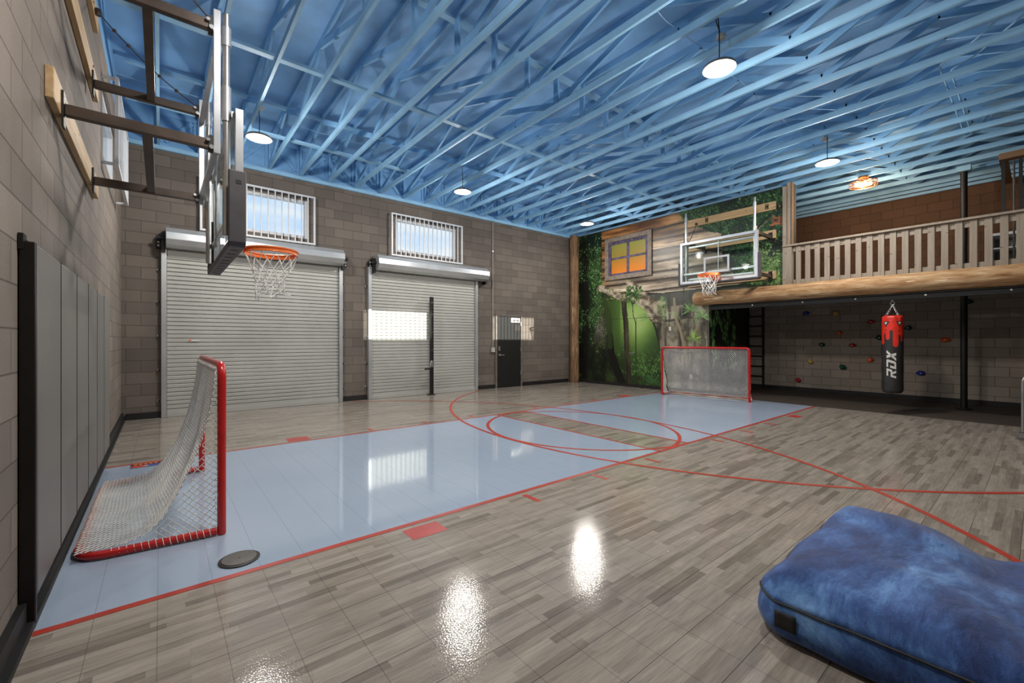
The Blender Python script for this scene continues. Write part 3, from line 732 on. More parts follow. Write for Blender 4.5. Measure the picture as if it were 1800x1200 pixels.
# ------------------------------------------------------------------ hockey goals
def goal(label, loc, ang, W, D, hgt, seed, sag, skirt, nr):
    """local frame: mouth plane x=0 facing +x, base runs to x=-D, y across"""
    ca, sa = math.cos(ang), math.sin(ang)
    T = lambda x, y, z: (loc[0] + x * ca - y * sa, loc[1] + x * sa + y * ca, z)
    t = thing('hockey_goal', label, 'hockey goal', loc, 'hockey goals'); h = W / 2; r = .027; zb = .030
    m = MB(); m.tube([T(*p) for p in fillet([(0, -h, .008), (0, -h, hgt - r), (0, h, hgt - r), (0, h, .008)], .09, 8)], r, 14); build('goal_frame', m, M_REDP, t)
    m = MB(); m.tube([T(*p) for p in fillet([(-.028, -h, zb), (-D, -h + .06, zb), (-D, h - .06, zb), (-.028, h, zb)], .16, 8)], .026, 12); base = build('base_frame', m, M_REDP, t)
    # back profile: hangs steeply then sweeps out to the base bar
    prof = [(-.035, hgt - .04), (-.05, hgt - .20), (-.075, .84), (-.11, .66), (-.16, .50), (-.23, .33), (-.31, .19), (-.40, .10), (-.52, .066), (-D - .015, .062)]
    prof = [(x * D / .75 if x < -.3 else x, z) for x, z in prof]
    seg = [0.0]
    for a, b in zip(prof, prof[1:]): seg.append(seg[-1] + math.hypot(a[0] - b[0], a[1] - b[1]))
    L = seg[-1]
    def pf(s):
        s = min(max(s, 0), L)
        for i in range(len(seg) - 1):
            if s <= seg[i + 1] + 1e-9:
                f = (s - seg[i]) / (seg[i + 1] - seg[i]); a, b = prof[i], prof[i + 1]; return a[0] + (b[0] - a[0]) * f, a[1] + (b[1] - a[1]) * f
    def back(s, y):
        x, z = pf(s); k = (s / L)
        wob = .02 * math.sin(9 * y + 3 * s + seed) * math.sin(math.pi * k)
        bul = sag * math.sin(math.pi * k) * (1 - (y / h) ** 2)
        lim = h - .06 * k
        return T(x - wob * .6 - bul, y * lim / h, max(z + wob * .3, .036))
    m = MB(); st = .046; n = 22
    def line(p0, p1, fn, ok):
        run = []
        N = max(2, int(math.hypot(p1[0] - p0[0], p1[1] - p0[1]) / .05))
        for k in range(N + 1):
            p = (p0[0] + (p1[0] - p0[0]) * k / N, p0[1] + (p1[1] - p0[1]) * k / N)
            if ok(*p): run.append(fn(*p))
            else:
                if len(run) > 1: m.tube(run, nr, 4, caps=False)
                run = []
        if len(run) > 1: m.tube(run, nr, 4, caps=False)
    c = -L - h
    while c < L + h:
        # lines s - y = c and s + y = c
        y0, y1 = max(-h, -c), min(h, L - c)
        if y1 > y0: line((y0 + c, y0), (y1 + c, y1), back, lambda s, y: True)
        y0, y1 = max(-h, c - L), min(h, c)
        if y1 > y0: line((c - y0, y0), (c - y1, y1), back, lambda s, y: True)
        c += st
    # side panels
    def xprof(z):
        for (xa, za), (xb, zb_) in zip(prof, prof[1:]):
            if za >= z >= zb_ and za > zb_: return xa + (xb - xa) * (za - z) / (za - zb_)
        return prof[-1][0]
    for sy in (-1, 1):
        fn = lambda x, z, sy=sy: T(x, sy * (h - .06 * (-x / D)), z)
        ok = lambda x, z: .03 < z < hgt - .03 and xprof(z) <= x <= -.02
        c = -2.0
        while c < 2.0:
            line((-D, -D + c), (0, c), fn, ok); line((-D, c + D), (0, c), fn, ok); c += st
    build('net', m, M_NET, t, smooth=60)
    # lacing round posts and base
    m = MB()
    for pth, turns in (([(-.03, -h, .05), (-.03, -h, hgt - .1)], 26), ([(-.03, h, .05), (-.03, h, hgt - .1)], 26),
                       ([(-.06, -h, zb), (-D + .14, -h + .055, zb)], 15), ([(-.06, h, zb), (-D + .14, h - .055, zb)], 15), ([(-D, -h + .2, zb), (-D, h - .2, zb)], 42)):
        a, b = Vector(pth[0]), Vector(pth[1]); d = (b - a).normalized(); u = d.orthogonal().normalized(); v = d.cross(u); N = turns * 8
        m.tube([T(*(a + (b - a) * (k / N) + (u * math.cos(k * math.pi / 4) + v * math.sin(k * math.pi / 4)) * (.009 if pth[0][2] > .04 else .0295))) for k in range(N + 1)], .0022, 4)
    build('lacing', m, M_NET, t, smooth=60)
    if not skirt: return t
    m = MB(); g = []
    for k in range(31): y = -h + .08 + k * (2 * h - .16) / 30; g.append(y)
    for a, b in zip(g, g[1:]):
        m.box(-1, -1, -1, -.99, -.99, -.99) if False else None
        vs = [T(-D + .03, a, .006), T(-D + .20 + .02 * math.sin(a * 9), a, .006), T(-D + .20 + .02 * math.sin(b * 9), b, .006), T(-D + .03, b, .006)]
        vs += [(p[0], p[1], .03 + .008 * math.sin(a * 14)) for p in vs]
        m.add(vs, [(0, 3, 2, 1), (4, 5, 6, 7), (0, 1, 5, 4), (1, 2, 6, 5), (2, 3, 7, 6), (3, 0, 4, 7)])
    build('base_skirt', m, M_CREAM, base)
    return t
goal('near red hockey goal with white net beside the grey wall pads', (.335, 4.60, 0), 0.0, 1.88, .74, 1.22, 1.0, .03, False, .0034)
goal('far red hockey goal with white net in front of the jungle mural', (9.95, 5.06, 0), math.pi + math.atan2(.24, 1.99), 2.0, .47, 1.22, 2.0, .05, True, .0042)

# ------------------------------------------------------------------ wall pads
PW = .63
for i in range(6):
    y = 3.05 + PW * i
    if i == 0: lab = 'nearest grey vinyl wall pad with a black end face'
    elif i == 5: lab = 'farthest grey vinyl wall pad on the left wall'
    else: lab = '%s grey vinyl wall pad from the camera along the left wall' % ORD[i]
    t = thing('wall_pad', lab, 'wall pad', (XA, y + PW / 2, .06), 'grey wall pads')
    m = MB(); m.box(XA + .002, y, .14, XA + .03, y + PW - .0005, 1.845); build('backing_board', m, M_BLACKM, t, smooth=0)
    m = MB(); m.box(XA + .0305, y + .007, .145, XA + .062, y + PW - .007, 1.83); build('cushion', m, M_PADG, t, smooth=30, bevel=.008)
    if i: m = MB(); m.box(XA + .031, y + .0005, .145, XA + .0630, y + .0065, 1.832); build('dark_gap_strip', m, M_PADK, t, smooth=0, label='black strip standing in for the dark gap between pads')  # added black strip imitates the shaded gap between neighbouring pads
    if i == 0:
        m = MB(); m.box(XA + .003, y - .022, .02, XA + .060, y + .003, 1.84); build('end_cover', m, M_PADK, t, smooth=30, bevel=.006, label='black vinyl end cover')
        m = MB(); m.box(XA + .003, y - .03, 1.80, XA + .02, y + .04, 1.875); build('clip', m, M_BLACK, t, smooth=0)

# floor plate and floor sticker
t = thing('floor_anchor_cover', 'round dark metal cover plate lying on the pale blue court', 'cover plate', (.382, 3.165, 0))
m = MB(); m.lathe([(0, .0025), (.112, .0025), (.112, .007), (.106, .010), (0, .010)], (.382, 3.165, 0), 48); build('ring', m, P('dark plate rim', (46, 44, 42), .4, .4), t)
m = MB(); m.lathe([(0, .0102), (.096, .0102), (.094, .0135), (.006, .0135), (.005, .011), (0, .011)], (.382, 3.165, 0), 48); build('plate', m, P('dark plate', (84, 80, 76), .42, .5), t)
t = thing('floor_sticker', 'small rectangular red, blue and black sticker on the court behind the near goal', 'sticker', (-.12, 6.23, 0))
m = MB(); m.box(-.25, 6.13, .0026, .005, 6.315, .0034, 0); build('backing', m, M_BLACK, t, smooth=0)
m = MB(); m.box(-.245, 6.135, .0035, -.12, 6.215, .0040, 0); m.box(-.12, 6.135, .0035, 0, 6.215, .0040, 1); m.prism([(-.15, 6.175, .0041), (-.12, 6.155, .0041), (-.09, 6.175, .0041), (-.12, 6.195, .0041)], (0, 0, .0004), 2)
build('band', m, [P('sticker red', (196, 70, 56), .4), P('sticker blue', (66, 74, 150), .4), M_WHITEP], t, smooth=0)
m = MB()
for k in range(5): a = -.225 + k * .043; m.box(a, 6.24, .0035, a + .026, 6.29, .0040)
m.box(-.245, 6.298, .0035, 0, 6.312, .0040)
build('lettering', m, M_ORANGE, t, smooth=0)

# ------------------------------------------------------------------ blue crash mat
def matfn():
    m = MB(); x0, x1, y0, y1 = 2.20, 3.52, -.60, .845; nu, nv, nh = 44, 48, 10
    def top(u, v):
        x = x0 + u * (x1 - x0); y = y1 + v * (y0 - y1)
        e = min(u, 1 - u, v * 1.15, (1 - v) * 1.15)
        z = .29 - .05 * math.exp(-e / .03) + .03 * math.sin(min(1, e * 4) * 1.57)
        z += .022 * mnoise.noise((x * 2.6, y * 2.6, 1.3)) + .012 * mnoise.noise((x * 6, y * 6, 4.2))
        z -= .10 * math.exp(-((y - .05 - .22 * (x - 2.9)) / .17) ** 2) * (.25 + .75 * u)      # crease across the far part
        z += .035 * math.exp(-(((x - 3.2) / .25) ** 2 + ((y - .55) / .25) ** 2))
        inx = (.03 * math.sin(v * 9) + .02) * (1 if u > .97 else 0)
        return Vector((x, y, z)), u, v
    V = {}
    vs = []
    for j in range(nv + 1):
        for i in range(nu + 1):
            p, u, v = top(i / nu, j / nv); cx, cy = (u - .5) * 2, (v - .5) * 2
            # round the plan corners
            k = max(0, abs(cx) - .88) * max(0, abs(cy) - .88) * 5
            p.x -= math.copysign(k * .5, cx); p.y += math.copysign(k * .5, cy)
            p.x += .012 * mnoise.noise((p.y * 3, 2.2, 0)); p.y += .012 * mnoise.noise((p.x * 3, 7.2, 0))
            vs.append(p)
    fs = [(j * (nu + 1) + i, j * (nu + 1) + i + 1, (j + 1) * (nu + 1) + i + 1, (j + 1) * (nu + 1) + i) for j in range(nv) for i in range(nu)]
    ring = [i for i in range(nu + 1)] + [j * (nu + 1) + nu for j in range(1, nv + 1)] + [nv * (nu + 1) + i for i in range(nu - 1, -1, -1)] + [j * (nu + 1) for j in range(nv - 1, 0, -1)]
    prev = ring; c = Vector(((x0 + x1) / 2, (y0 + y1) / 2, 0)); n = len(ring); seam = []
    prof = [(.014, .93), (.026, .86), (.022, .80), (.044, .45), (.034, .22), (.010, .06), (-.03, .0)]
    for d, zf in prof:
        cur = []
        for k, ri in enumerate(ring):
            p = vs[ri].copy(); q = p - c; q.z = 0; ax = q.x / ((x1 - x0) / 2); ay = q.y / ((y1 - y0) / 2)
            nn = Vector((ax ** 7 if abs(ax) < 1.2 else ax, ay ** 7, 0)); nn = nn.normalized() if nn.length > 1e-6 else q.normalized()
            dd = d + .014 * mnoise.noise((p.x * 5, p.y * 5, zf * 6))
            r_ = p + nn * dd; r_.z = max(p.z * zf, .003)
            cur.append(len(vs)); vs.append(r_)
        if abs(zf - .80) < 1e-6: seam = [vs[i].copy() for i in cur]
        fs += [(prev[k], prev[(k + 1) % n], cur[(k + 1) % n], cur[k]) for k in range(n)]
        prev = cur
    fs.append(tuple(prev))
    m.add(vs, fs); return m, seam, c
mm, seam, cc = matfn()
t = thing('crash_mat', 'large blue velvet floor cushion with black zip, right foreground', 'floor cushion', (2.85, .09, 0))
o = build('cover', mm, M_VELVET, t, smooth=80); sd = o.modifiers.new('smooth', 'SUBSURF'); sd.levels = 1; sd.render_levels = 2
zp = MB(); zp.tube([p + Vector((((p.x - cc.x) / .65) ** 7 * .001, 0, 0)) + (Vector((p.x - cc.x, p.y - cc.y, 0)).normalized() * .006) for p in seam], .0055, 6, closed=True); build('zip', zp, M_BLACK, t)
m = MB(); m.grid(lambda u, v: (2.158 + .004 * math.sin(3 * u), .765 - .085 * u, .075 + .075 * v), 4, 3); m2 = build('velcro_patch', m, M_BLACKM, t)
sm = m2.modifiers.new('thick', 'SOLIDIFY'); sm.thickness = .004

# ------------------------------------------------------------------ loft structure
lf = MB(); x0, x1, y0, y1 = XC - .08, XE, YD, YR
hx0, hx1, hy0, hy1 = 12.05, 12.75, .62, 1.32      # hole for the fire pole
lf.box(x0, y0, ZL0, x1, hy0, ZL1); lf.box(x0, hy1, ZL0, x1, y1, ZL1); lf.box(x0, hy0, ZL0, hx0, hy1, ZL1); lf.box(hx1, hy0, ZL0, x1, hy1, ZL1)
tag(build('loft_floor', lf, P('loft joist paint', (84, 74, 64), .7), smooth=0), 'loft floor slab over the climbing alcove', 'loft floor', kind='structure')

def log(name, p, q, r, mat, label, cat, seed, taper=0.0, nl=110, na=36):
    p, q = Vector(p), Vector(q); d = (q - p).normalized(); u = d.orthogonal().normalized(); v = d.cross(u); L = (q - p).length
    vs = []; fs = []
    for i in range(nl + 1):
        s = i / nl; c = p + (q - p) * s
        e = min(s, 1 - s) * L; edge = 1 - .12 * math.exp(-e / .03)
        c = c + u * .012 * mnoise.noise((s * 3, seed, 0)) + v * .012 * mnoise.noise((s * 3, seed, 5))
        for k in range(na):
            a = 2 * math.pi * k / na
            rr = r * (1 - taper * s) * edge * (1 + .05 * mnoise.noise((math.cos(a) * 1.5, math.sin(a) * 1.5, s * L * 1.2 + seed)) + .035 * mnoise.noise((math.cos(a) * 6, math.sin(a) * 6, s * L * 2.5 + seed)))
            vs.append(c + (u * math.cos(a) + v * math.sin(a)) * rr)
    for i in range(nl):
        for k in range(na):
            l = (k + 1) % na; fs.append((i * na + k, i * na + l, (i + 1) * na + l, (i + 1) * na + k))
    fs.append(tuple(range(na - 1, -1, -1))); fs.append(tuple(nl * na + k for k in range(na)))
    m = MB(); m.add(vs, fs); return tag(build(name, m, mat, smooth=60), label, cat)
log('log_beam', (10.545, 5.56, 2.415), (10.545, YD + .01, 2.415), .172, M_BARKH, 'long peeled log lying along the front edge of the loft', 'log', 2.0)
log('log_post', (10.555, 9.70, .002), (10.555, 9.70, 4.79), .15, M_BARKV, 'tall brown log post in the corner beside the jungle mural', 'log post', 9.0)

t = thing('steel_beam', 'black steel beam under the peeled log along the loft edge', 'beam', (10.62, 2.3, 2.10))
m = MB(); m.box(10.53, YD + .01, 2.125, 10.63, 5.22, 2.135); m.box(10.575, YD + .01, 2.136, 10.585, 5.22, 2.215); m.box(10.53, YD + .01, 2.2155, 10.63, 5.22, 2.226); build('flanges', m, M_BLACK, t, smooth=0)
m = MB()
for y in (4.2, 3.2, 2.3, 1.3, .3): m.cyl((10.573, y, 2.18), (10.560, y, 2.18), .016, 8)
build('bolt', m, M_STEEL, t)

# railing along the loft edge
t = thing('loft_railing', 'weathered grey slatted timber railing along the loft edge', 'railing', (10.66, 1.6, ZL1))
m = MB(); m.box(10.60, YD + .01, 3.415, 10.74, 3.60, 3.455); build('cap_rail', m, M_RAILW, t, smooth=0, bevel=.006)
m = MB(); m.box(10.685, YD + .01, 3.30, 10.715, 3.41, 3.412); build('top_rail', m, M_RAILW, t, smooth=0)
m = MB(); m.box(10.685, YD + .01, 2.60, 10.715, 3.41, 2.69); build('bottom_rail', m, M_RAILW, t, smooth=0)
for i in range(24):
    y = 3.308 - i * .1723
    wd2 = .046 if i < 18 else .075
    if i == 18: y -= .03
    if y < YD + .1: break
    m = MB(); m.box(10.658, y - wd2, 2.585, 10.684, y + wd2, 3.412); build('slat', m, M_RAILW, t, smooth=0, bevel=.003)
m = MB(); m.box(10.625, 3.425, ZL1 - .01, 10.748, 3.60, 3.41); m.box(10.66, 3.425, 3.46, 10.745, 3.52, ZW + .02)
m.box(10.625, 3.525, 3.46, 10.745, 3.60, ZW - .05); pst = build('post', m, M_RAILW, t, smooth=0)
m = MB(); m.box(10.61, 3.405, 3.46, 10.655, 3.424, ZW + .02); build('corner_trim', m, M_BROWNW, pst, smooth=0)

# fire pole
t = thing('fire_pole', 'tall black fire pole through the loft floor right of the punching bag', 'pole', (12.40, .97, 0))
m = MB(); m.cyl((12.40, .97, .013), (12.40, .97, 4.80), .052, 20); build('pole', m, M_BLACK, t)
m = MB(); m.lathe([(0, .0125), (.12, .0125), (.12, .03), (0, .03)], (12.40, .97, 0), 24); build('base_flange', m, M_BLACK, t)
m = MB(); m.box(12.30, .87, 4.72, 12.50, 1.07, 4.823); build('ceiling_bracket', m, M_BLUEL, t, smooth=0)

# ladder
t = thing('ladder', 'black steel ladder fixed to the alcove wall beside the dark leafy panel', 'ladder', (13.44, 5.24, .012))
for y in (5.05, 5.46):
    m = MB(); m.box(13.40, y - .02, .0125, 13.47, y + .02, 2.335); build('rail', m, M_BLACK, t, smooth=0)
for k in range(7): m = MB(); m.cyl((13.435, 5.071, .34 + .287 * k), (13.435, 5.439, .34 + .287 * k), .016, 10); build('rung', m, M_BLACK, t)
m = MB()
for y in (5.05, 5.46):
    for z in (.6, 2.1): m.box(13.471, y - .02, z, 13.499, y + .02, z + .05)
build('standoff', m, M_BLACK, t, smooth=0)

# header frame with posts at the right end of the loft
t = thing('hatch_frame', 'brown timber header on slim black posts at the right end of the loft', 'frame', (11.5, -.1, ZL1))
m = MB(); m.box(11.40, YD + .01, 4.53, 11.60, .47, 4.64); build('header', m, M_BROWNW, t, smooth=0, bevel=.004)
m = MB(); m.box(11.601, .37, 4.54, 13.3, .47, 4.63); build('side_header', m, M_BROWNW, t, smooth=0)
for y in (.42, .22):
    m = MB(); m.box(11.47, y - .022, ZL1 + .001, 11.53, y + .022, 4.529); build('post', m, M_BLACK, t, smooth=0)
m = MB(); m.cyl((11.62, .30, ZL1 + .001), (11.62, .30, 4.53), .014, 8); build('rod', m, M_STEEL, t)
t = thing('shelf_unit', 'white framed grey shelf unit behind the right end of the loft railing', 'shelf', (12.9, .35, ZL1))
m = MB(); m.box(12.7, .60, ZL1 + .001, 13.2, .64, 3.42); m.box(12.7, .05, ZL1 + .001, 13.2, .09, 3.42); m.box(12.7, .05, 3.421, 13.2, .64, 3.47); build('carcass', m, M_WHITE, t, smooth=0)
m = MB(); m.box(13.17, .091, ZL1 + .01, 13.19, .599, 3.41); build('back_panel', m, M_PADG, t, smooth=0)
for z in (2.9, 3.16): m = MB(); m.box(12.72, .0905, z, 13.168, .5995, z + .025); build('shelf', m, M_WHITE, t, smooth=0)

# warm filament ceiling light over the loft
lx, ly, lz = 11.5, 2.37, 4.66
t = thing('loft_light', 'warm copper wire ceiling light with bare bulbs over the loft', 'ceiling light', (lx, ly, lz))
m = MB(); m.lathe([(0, .165), (.09, .165), (.09, .13), (0, .13)], (lx, ly, lz), 24); build('canopy', m, M_COPPER, t)
m = MB(); m.cyl((lx, ly, lz + .03), (lx, ly, lz + .13), .012, 8)
for rr, zz in ((.24, -.03), (.235, .045), (.12, .055)): m.tube([(lx + rr * math.cos(k * math.pi / 20), ly + rr * math.sin(k * math.pi / 20), lz + zz) for k in range(40)], .006, 6, closed=True)
for k in range(16):
    a = k * math.pi / 8; m.tube([(lx, ly, lz + .05), (lx + .24 * math.cos(a), ly + .24 * math.sin(a), lz + .045), (lx + .24 * math.cos(a + .2), ly + .24 * math.sin(a + .2), lz - .03), (lx + .06 * math.cos(a), ly + .06 * math.sin(a), lz - .05)], .0035, 5)
build('wire_shade', m, M_COPPER, t)
for k in range(4):
    a = k * math.pi / 2 + .4; m = MB(); m.lathe([(0, -.03), (.02, -.025), (.03, 0), (.018, .03), (.012, .04), (0, .04)], (lx + .12 * math.cos(a), ly + .12 * math.sin(a), lz), 14); build('bulb', m, M_BULB, t)
pd = bpy.data.lights.new('bulb_light', 'POINT'); pd.energy = LOFT_W; pd.color = (1.0, .72, .46); pd.shadow_soft_size = .1
po = bpy.data.objects.new('bulb_light', pd); COL.objects.link(po); po.parent = t; po.location = (0, 0, -.12)

# ------------------------------------------------------------------ punching bag
bx, by, br, bz0, bz1 = 10.58, 1.750, .152, .39, 1.83
t = thing('punching_bag', 'red and black punching bag hanging on chains from the loft beam', 'punching bag', (bx, by, bz0))
phi = math.atan2(-by, -bx)
def drip(a):
    a = math.degrees(a)
    for lo, hi, z in ((-200, -75, 1.36), (-75, -48, 1.293), (-48, -37, 1.513), (-37, -15, 1.38), (-15, 2, 1.564), (2, 31, 1.247), (31, 46, 1.478), (46, 62, 1.345), (62, 80, 1.45), (80, 200, 1.38)):
        if lo <= a < hi:
            mid, half = (lo + hi) / 2, (hi - lo) / 2; k = min(1, abs(a - mid) / half)
            conc = z in (1.513, 1.564, 1.478)
            return z + (-.05 if conc else .05) * (1 - math.sqrt(max(0, 1 - k * k)))
    return 1.4
m = MB(); na, nz = 192, 150
def rad(z):
    e0, e1 = z - bz0, bz1 - z; r_ = br * (1 + .02 * math.sin((z - bz0) * 2.0))
    if e0 < .07: r_ *= math.sqrt(max(0, 1 - ((.07 - e0) / .07) ** 2)) * .35 + .65
    if e1 < .05: r_ *= math.sqrt(max(0, 1 - ((.05 - e1) / .05) ** 2)) * .25 + .75
    return r_
for j in range(nz + 1):
    z = bz0 + (bz1 - bz0) * j / nz
    for k in range(na):
        a = -math.pi + 2 * math.pi * k / na; r_ = rad(z) + (.004 * math.sin(9 * a) if z > 1.74 else 0) + .0015 * mnoise.noise((math.cos(a) * 3, math.sin(a) * 3, z * 5))
        m.v.append((bx + r_ * math.cos(phi + a), by + r_ * math.sin(phi + a), z))
for j in range(nz):
    for k in range(na):
        l = (k + 1) % na; z = bz0 + (bz1 - bz0) * (j + .5) / nz; a = -math.pi + 2 * math.pi * (k + .5) / na
        m.f.append((j * na + k, j * na + l, (j + 1) * na + l, (j + 1) * na + k))
        dots = (abs(a + .66) * br) ** 2 + (z - 1.565) ** 2 < .013 ** 2 or (abs(a - .66) * br) ** 2 + (z - 1.545) ** 2 < .013 ** 2
        m.m.append(1 if z > drip(a) and not dots else 0)
m.f.append(tuple(range(na - 1, -1, -1))); m.m.append(0); m.f.append(tuple(nz * na + k for k in range(na))); m.m.append(1)
M_BAGK = P('black bag leather', (44, 42, 42), .42, vary=.1); M_BAGR = P('red bag leather', (220, 48, 32), .38, vary=.06)
bag = build('bag', m, [M_BAGK, M_BAGR], t, smooth=60)
def onbag(pts2, off):     # pts in (across to the viewer's right, height)
    return [(bx + (rad(z) + off) * math.cos(phi + s / br), by + (rad(z) + off) * math.sin(phi + s / br), z) for s, z in pts2]
def decal(mb, poly, off, mi=0, n=8):
    # polygon wrapped on the bag, triangulated finely
    bmx = bmesh.new(); vv = [bmx.verts.new((p[0], p[1], 0)) for p in poly]; bmx.faces.new(vv); bmesh.ops.triangulate(bmx, faces=bmx.faces[:])
    for _ in range(3): bmesh.ops.subdivide_edges(bmx, edges=[e for e in bmx.edges if e.calc_length() > .02], cuts=1)
    bmesh.ops.triangulate(bmx, faces=bmx.faces[:]); bmx.verts.index_update()
    mb.add(onbag([(v.co.x, v.co.y) for v in bmx.verts], off), [tuple(v.index for v in f.verts) for f in bmx.faces], mi); bmx.free()
lg = MB(); TZ0, LH = .672, .135
def put(poly): decal(lg, [(-(ty - .5) * LH - .018, TZ0 + tx) for tx, ty in poly], .003)
sl = .16 * .3
def sk(L, x): return [(x + px_ + py_ * .05, py_) for px_, py_ in L]
# R
put(sk([(0, 0), (.04, 0), (.04, .42), (0, .42)], .0)); put(sk([(0, .40), (.13, .40), (.13, .55), (.0, .55)], .0)) ; put(sk([(0, .82), (.13, .82), (.13, 1), (0, 1)], .0)); put(sk([(.095, .52), (.135, .45), (.135, .95), (.095, .85)], .0)); put(sk([(.05, .42), (.09, .42), (.145, 0), (.098, 0)], .0))
# D
put(sk([(0, 0), (.12, 0), (.12, .18), (0, .18)], .165)); put(sk([(0, .82), (.12, .82), (.12, 1), (0, 1)], .165)); put(sk([(.0, 0), (.042, 0), (.042, .60), (.0, .60)], .165)); put(sk([(.095, .1), (.12, 0), (.14, .12), (.14, .88), (.12, 1), (.095, .9)], .165))
# X
put(sk([(0, 0), (.05, 0), (.15, 1), (.10, 1)], .32)); put(sk([(.10, 0), (.15, 0), (.05, 1), (.0, 1)], .32))
build('logo_lettering', lg, M_WHITEP, bag, smooth=60)
for s in (-.098, .100):
    m = MB(); decal(m, [(s - .054, 1.722), (s + .054, 1.722), (s, 1.615)], .003, 0); decal(m, [(s - .034, 1.711), (s + .034, 1.711), (s, 1.642)], .0045, 1); decal(m, [(s - .020, 1.705), (s + .024, 1.705), (s + .004, 1.668)], .006, 2)
    build('eye_patch', m, [M_BLACK, P('grey patch', (120, 128, 122), .4), M_WHITEP], bag, smooth=60)
def chain(mb, p, q, n):
    p, q = Vector(p), Vector(q); d = (q - p).normalized(); L = (q - p).length / n; u0 = d.orthogonal().normalized()
    for i in range(n):
        c = p + (q - p) * ((i + .5) / n); u = u0 if i % 2 else d.cross(u0)
        mb.tube([c + d * (L * .62) * math.cos(k * math.pi / 5) + u * .011 * math.sin(k * math.pi / 5) for k in range(10)], .0045, 6, closed=True)
m = MB(); rx, ry = -math.sin(phi), math.cos(phi)
apex = (bx, by, 2.03)
for s in (-.09, .09):
    for f in (-.05, .05): chain(m, (bx + rx * s * .95 + f, by + ry * s * .95, 1.835), apex, 9)
build('chain', m, M_STEEL, t)
m = MB(); m.tube([(bx + rx * .028 * math.cos(k * math.pi / 8), by + ry * .028 * math.cos(k * math.pi / 8), 2.065 + .033 * math.sin(k * math.pi / 8)) for k in range(16)], .007, 8, closed=True); m.cyl((bx, by, 2.098), (bx, by, 2.124), .015, 10); build('hanger', m, M_STEEL, t)
m = MB(); m.tube([(bx, by, bz0 + .005), (bx + .01, by + .01, bz0 - .03), (bx + .02, by + .02, bz0 - .045)], .006, 6); build('tether_loop', m, M_BLACK, t)

# ------------------------------------------------------------------ climbing holds
HC = {'blue': (34, 48, 150), 'yellow': (206, 172, 92), 'red': (176, 34, 40), 'green': (22, 74, 56), 'orange': (222, 92, 36)}
HM = {k: P('hold ' + k, v, .5, vary=.15, scale=20) for k, v in HC.items()}
HOLDS = [('blue', 4.00, 2.096, 'upper left, just under the loft floor'), ('yellow', 3.335, 2.064, 'at the top, right of the high blue one'), ('red', 2.62, 1.82, 'highest of the red ones, just left of the punching bag'),
         ('green', 1.953, 1.661, 'just right of the top of the punching bag'), ('orange', 3.263, 1.56, 'highest of the orange ones, below the high yellow one'), ('green', 2.466, 1.434, 'partly hidden by the left edge of the punching bag'),
         ('orange', 1.34, 1.378, 'alone between the punching bag and the fire pole'), ('green', 3.635, 1.255, 'farthest left of the green ones'), ('red', 2.993, 1.246, 'in the middle of the wall'),
         ('yellow', 3.899, .806, 'low at the left of the wall'), ('orange', 2.645, .891, 'lowest of the orange ones, left of the punching bag'), ('green', 3.195, .688, 'lowest of the green ones'),
         ('blue', 1.734, .619, 'low beside the bottom of the punching bag'), ('red', 4.187, .288, 'lowest of all, near the ladder'), ('green', .995, 2.204, 'high on the right beyond the fire pole')]
for i, (c, y, z, where) in enumerate(HOLDS):
    bmx = bmesh.new(); bmesh.ops.create_icosphere(bmx, subdivisions=3, radius=1.0); rnd = random.Random(i); ox = rnd.uniform(0, 50)
    wy, wz = rnd.uniform(.062, .078), rnd.uniform(.045, .058)
    if c == 'yellow': wy, wz = .06, .06
    m = MB(); vs = []
    for v in bmx.verts:
        k = 1 + .38 * mnoise.noise(v.co * 1.3 + Vector((ox, 0, 0))) + .12 * mnoise.noise(v.co * 3.5 + Vector((ox, 3, 0)))
        p = v.co * k; vs.append((XE - .004 - max(0, -p.x * .062 + .02) if True else 0, y + p.y * wy, z + p.z * wz))
    m.add(vs, [tuple(v.index for v in f.verts) for f in bmx.faces]); bmx.free()
    h = build('climbing_hold', m, HM[c], smooth=80, origin=(XE - .004, y, z)); tag(h, '%s climbing hold %s' % (c, where), 'climbing hold', 'climbing holds on the alcove wall')
    q = MB(); q.cyl((XE - .064, y, z), (XE - .092, y, z), .012, 8); build('bolt', q, M_STEEL, h)

# ------------------------------------------------------------------ steel cart at the right edge
t = thing('ball_cart', 'chrome framed cart on casters at the right edge of the photo', 'cart', (9.30, -.15, 0))
m = MB()
for x in (9.13, 9.50): m.tube(fillet([(x, .155, .115), (x, .155, .86), (x, -.50, .86), (x, -.50, .115)], .06), .019, 12)
for z in (.16, .55, .80):
    for y in (.155, -.50): m.cyl((9.15, y, z), (9.48, y, z), .012, 8)
build('frame', m, M_STEEL, t)
m = MB()
for z in (.16, .55):
    for k in range(5): m.cyl((9.16 + .08 * k, .15, z), (9.16 + .08 * k, -.495, z), .007, 6)
build('rack_wire', m, M_STEEL, t)
for x in (9.13, 9.50):
    for y in (.155, -.50):
        m = MB(); m.tube([(x + .028 * 0, y + .02 + .0, .051 + .0), (x, y + .02, .0515)], .0, 4, caps=False) if False else None
        m.lathe([(0, -.016), (.03, -.016), (.05, -.012), (.05, .012), (.03, .016), (0, .016)], (x, y + .02, .0515), 20, axis='x'); cw = build('caster', m, M_PADG, t)
        q = MB(); q.box(x - .026, y - .012, .04, x - .018, y + .035, .114); q.box(x + .018, y - .012, .04, x + .026, y + .035, .114); q.box(x - .026, y - .012, .108, x + .026, y + .035, .114); build('fork', q, M_STEEL, cw, smooth=0)

